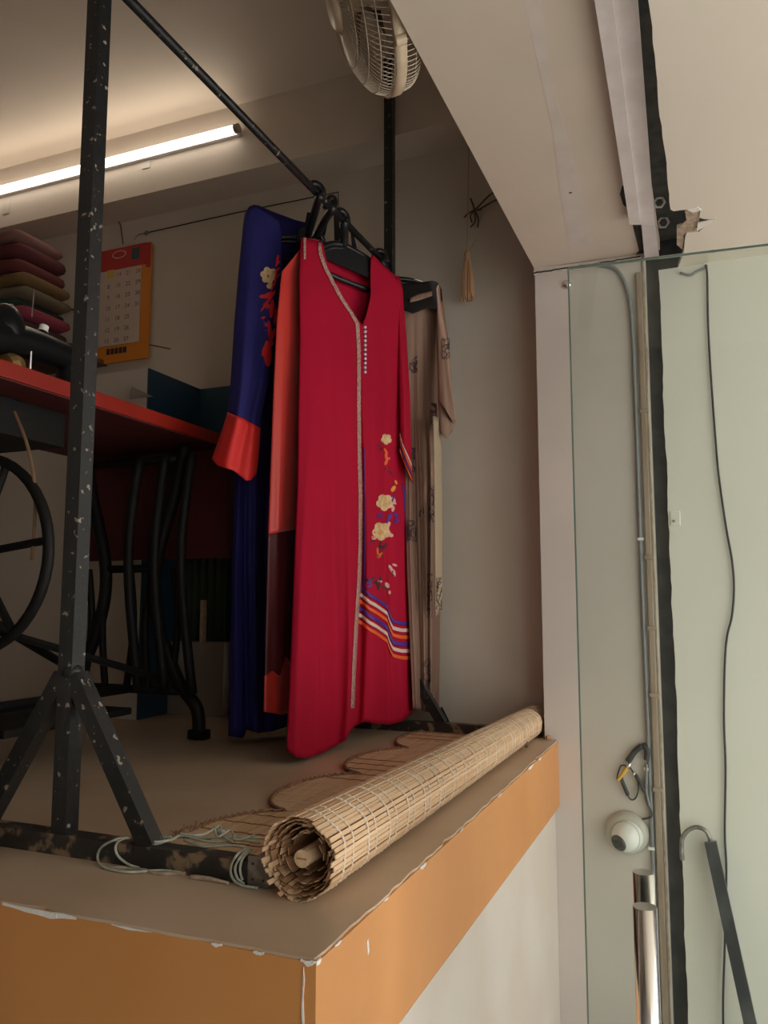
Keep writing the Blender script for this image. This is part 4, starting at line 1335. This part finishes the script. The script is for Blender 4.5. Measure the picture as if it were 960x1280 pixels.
# ------------------------------------------------------------------ things under the table against the back wall
b = B()
g_ = []
for j in range(2):
    row = []
    for i in range(90):
        u = i / 89
        x_ = -1.62 + .36 * u
        row.append(Vector((x_, YB - .05 + .012 * math.sin(u * 62), 1.17 if j == 0 else 1.66)))
    g_.append(row)
gridmesh(b, g_)
o = obj('green_curtain', b, m_green, None, True)
sd = o.modifiers.new('thickness', 'SOLIDIFY'); sd.thickness = .003
tag(o, 'dark green gathered curtain behind the sewing table legs', 'curtain')
b = B(); tube(b, [(-1.64, YB - .05, 1.665), (-1.24, YB - .05, 1.665)], .007, 8)
tag(obj('curtain_rod', b, m_castiron), 'thin dark rod holding the green curtain under the table', 'rod')
b = B()
bb(b, -1.46, -1.20, YB - .16, YB - .08, FZ, 1.345, .003)
tag(obj('board_box', b, m_box), 'pale cardboard box on the floor left of the blue gown', 'box')
b = B(); bb(b, -1.315, -1.30, YB - .15, YB - .13, 1.345, 1.50, .001)
tag(obj('timber_strip', b, m_bamboo2), 'thin light wooden slat standing on the pale box', 'slat')

# ------------------------------------------------------------------ end wall fittings
t = thing('dome_camera', 'round cream and silver security camera on the end wall', 'camera', on(785, 1040, 1, YW))
dc = on(784, 1040, 1, YW)
da = Vector((-.12, -1, -.02)).normalized()
b = B(); lathe(b, [(.060, 0), (.061, .010), (.056, .024), (.050, .030), (.044, .031)], dc, (0, -1, 0), 36); obj('base_ring', b, m_dome, t, True)
bc = dc + Vector((.003, -.030, -.004))
b = B(); sphere(b, bc, .044, 24); obj('ball', b, m_white, t, True)
ld_ = Vector((-.52, -.78, -.30)).normalized()
b = B(); lathe(b, [(.022, .034), (.024, .042), (.020, .0455), (.0, .046)], bc, ld_, 20); obj('lens_cover', b, m_lens, t, True)
b = B(); lathe(b, [(.010, .046), (.010, .052), (.008, .053)], bc, ld_, 14); obj('lens', b, m_gap, t)
b = B()
x_, y_, _ = frame_of(Vector((-.25, -.95, .1)))
pp = [bc + (x_ * math.cos(2 * PI * i / 40) + y_ * math.sin(2 * PI * i / 40)) * .0415 + Vector((-.25, -.95, .1)).normalized() * .0155 for i in range(40)]
tube(b, pp, .0009, 4, closed=True); obj('seam_line', b, m_dome, t)

cw = thing('camera_cable', 'black camera cable with yellow plug looped above the dome camera', 'cable', on(795, 970, 1, YW))
W = lambda x, y, d=.012: on(x, y, 1, YW - d)
for pl, r_, mm, nm in (
    ([(785, 952), (793, 940), (802, 932)], .0085, m_wire, 'taped_joint'), ([(804, 932), (809, 938), (808, 950)], .0080, m_wire, 'taped_joint'),
    ([(802, 933), (805, 931), (806, 934)], .006, m_wire, 'cable_bend'),
    ([(808, 955), (808, 975), (808, 990), (812, 1008)], .0042, m_cable, 'cable'),
    ([(785, 956), (792, 966), (797, 975), (798, 988), (794, 998), (788, 999), (783, 990)], .0024, m_wire, 'cable'),
    ([(776, 972), (780, 982), (785, 994)], .0055, m_wire, 'plug_sleeve'),
    ([(786, 958), (777, 957), (773, 965), (771, 974)], .0020, m_wire, 'cable'),
    ([(794, 968), (800, 978), (806, 990)], .0055, m_wire, 'plug_sleeve'),
    ([(806, 990), (809, 1003), (815, 1017), (812, 1022), (803, 1024)], .0028, m_wire, 'cable')):
    b = B(); tube(b, spline([W(*p) for p in pl], 6), r_, 8); obj(nm, b, mm, cw, True)
b = B(); tube(b, spline([W(772, 976, .02), W(778, 968, .02), W(783, 961, .02)], 4), lambda k: .004 + .003 * k, 8); obj('yellow_plug', b, m_yellow, cw, True)
b = B(); tube(b, [W(783, 961, .016), W(788, 954, .014)], .0055, 8); tube(b, [W(791, 966), W(794, 969)], .005, 8); obj('silver_collar', b, m_steel, cw, True)
b = B(); box(b, W(808, 961, .008), (.012, .012, .008)); obj('cable_clip', b, m_white, cw)

# brown conduit and grey cable down the wall
cn_ = thing('conduit', 'brown flat conduit with clamps running down beside the dark gap', 'conduit', (.28, YW, 1.3))
b = B(); bb(b, 0.272, 0.290, YW - .014, YW, 0.0, 2.50, .003); obj('casing', b, m_conduit, cn_)
for px, py in ((806, 515), (813, 697), (817, 785), (821, 868), (824, 986)):
    z_ = on(px, py, 1, YW).z
    b = B(); bb(b, 0.268, 0.294, YW - .018, YW, z_ - .006, z_ + .006, .002); obj('clamp', b, m_conduit, cn_)
b = B(); tube(b, spline([(0.16, YW - .008, 2.545), (.215, YW - .008, 2.52), (.245, YW - .008, 2.45), (.2555, YW - .008, 2.35), (.258, YW - .008, 2.1), (.258, YW - .008, 1.6), (.260, YW - .008, 1.2), (.262, YW - .008, .8), (.262, YW - .008, 0.0)], 10), .0055, 8)
gc = tag(obj('wall_cable', b, m_cable, None, True), 'grey cable clipped down the end wall beside the brown conduit', 'cable')
for zz in (on(805, 674, 1, YW).z, on(814, 1059, 1, YW).z):
    b = B(); bb(b, .250, .268, YW - .016, YW - .001, zz - .004, zz + .004, .001); obj('cable_clip', b, m_white, gc)
# black wire down the outer panel
b = B()
wp = [on(x, y, 1, YW - .012) for x, y in [(882, 331), (884, 345), (885, 400), (888, 460), (893, 530), (898, 590), (907, 655), (915, 700), (917.5, 735), (915, 770), (909, 795), (906, 830), (905, 900), (907, 960), (906, 1040), (908, 1090), (906, 1180), (904, 1280)]]
wp.append(Vector((wp[-1].x, wp[-1].y, .02)))
tube(b, spline(wp, 6), .0030, 8)
tag(obj('hanging_wire', b, m_wire, None, True), 'loose black wire hanging down the pale outer panel', 'wire')
# ceiling stub where that wire starts
b = B(); tube(b, spline([on(x, y, 1, YW - .010) for x, y in [(850, 341), (862, 344), (872, 339), (882, 335), (883, 331)]], 5), .004, 6)
tag(obj('wire_stub', b, m_cable, None, True), 'grey cable stub along the top of the outer panel', 'cable')
# wall bolt behind the door corner
b = B(); q = on(709, 356, 1, YW - .001); lathe(b, [(.0, .010), (.010, .009), (.014, .004), (.014, 0)][::-1], q, (0, -1, 0), 20)
tag(obj('wall_bolt', b, m_steel, None, True), 'round steel bolt head on the jamb near the glass corner', 'bolt')
# filled socket patch
b = B(); q = on(843, 648, 1, YW - .006); bb(b, q.x - .012, q.x + .016, YW - .007, YW - .003, q.z - .022, q.z + .022, .002)
sk = tag(obj('wall_socket', b, m_panel), 'small paint covered bell push on the outer panel beside the dark gap', 'switch')
b = B(); sphere(b, (q.x - .002, YW - .008, q.z - .008), .004, 8); obj('screw', b, m_zinc, sk)

# shutter pulling rod with hook leaning on the panel
rd = thing('shutter_rod', 'dark metal pull rod with curved hook leaning on the outer panel', 'rod', (.42, YW - .05, 0))
r0_ = on(888, 1052, 1, YW - .03); r1_ = on(938, 1280, 1, YW - .10)
r2_ = r0_ + (r1_ - r0_) * (r0_.z / (r0_.z - r1_.z))
b = B(); tube(b, [r0_, r2_], .0155, sq=True); obj('shaft', b, mat('grey_black_steel', (.035, .038, .042), .35, .3, noise=(.12, .13, .13), scale=5, lo=.5, hi=.7), rd)
b = B(); tube(b, spline([on(x, y, 1, YW - .03) for x, y in [(853, 1075), (852, 1062), (853, 1048), (860, 1038), (870, 1034), (880, 1037), (886, 1045), (889, 1056)]], 6), .006, 8); obj('hook', b, m_zinc, rd, True)

# ------------------------------------------------------------------ glass door with bar handles
HD = 1.12
g0 = at(710, 334, HD)            # top left corner
dth = math.radians(5)
gd = Vector((math.cos(dth), math.sin(dth), 0))
gn = Vector((math.sin(dth), -math.cos(dth), 0))   # towards the camera side
dr = thing('glass_door', 'frameless greenish glass door standing open in front of the end wall', 'door', (g0.x, g0.y, 0.05))
b = B()
W_ = 0.95
prism(b, [Vector((g0.x, g0.y, .05)), Vector((g0.x, g0.y, .05)) + gd * W_, g0 + gd * W_, g0], -gn * .010)
glass = obj('glass_pane', b, gl, dr)
b = B()
tube(b, [Vector((g0.x, g0.y, .05)) - gn * .005, g0 - gn * .005], .0012, 4)
tube(b, [g0 - gn * .005, g0 + gd * W_ - gn * .005], .0016, 4)
obj('pane_edge', b, m_glassedge, dr)
r = ray(812, 1130)
def glass_at(px, py):
    r = ray(px, py); return CAM + r * ((g0 - CAM).dot(gn) / r.dot(gn))
def solve(px, py, off):
    r = ray(px, py); return CAM + r * ((g0 + gn * off - CAM).dot(gn) / r.dot(gn))
hf = solve(806, 1133, .060)
hr_ = hf - gn * .132
for nm, p in (('front_handle_bar', hf), ('rear_handle_bar', hr_)):
    b = B(); tube(b, [Vector((p.x, p.y, p.z - .60)), p], .0145, 28); obj(nm, b, m_steel, dr, True)
    o = bpy.data.objects[nm]
    for f in o.data.polygons:
        if abs(f.normal.z) > .9: f.use_smooth = False
for dz in (.10, .50):
    b = B(); tube(b, [hf + Vector((0, 0, -dz)), hr_ + Vector((0, 0, -dz))], .007, 14); obj('handle_mount', b, m_steel, dr, True)
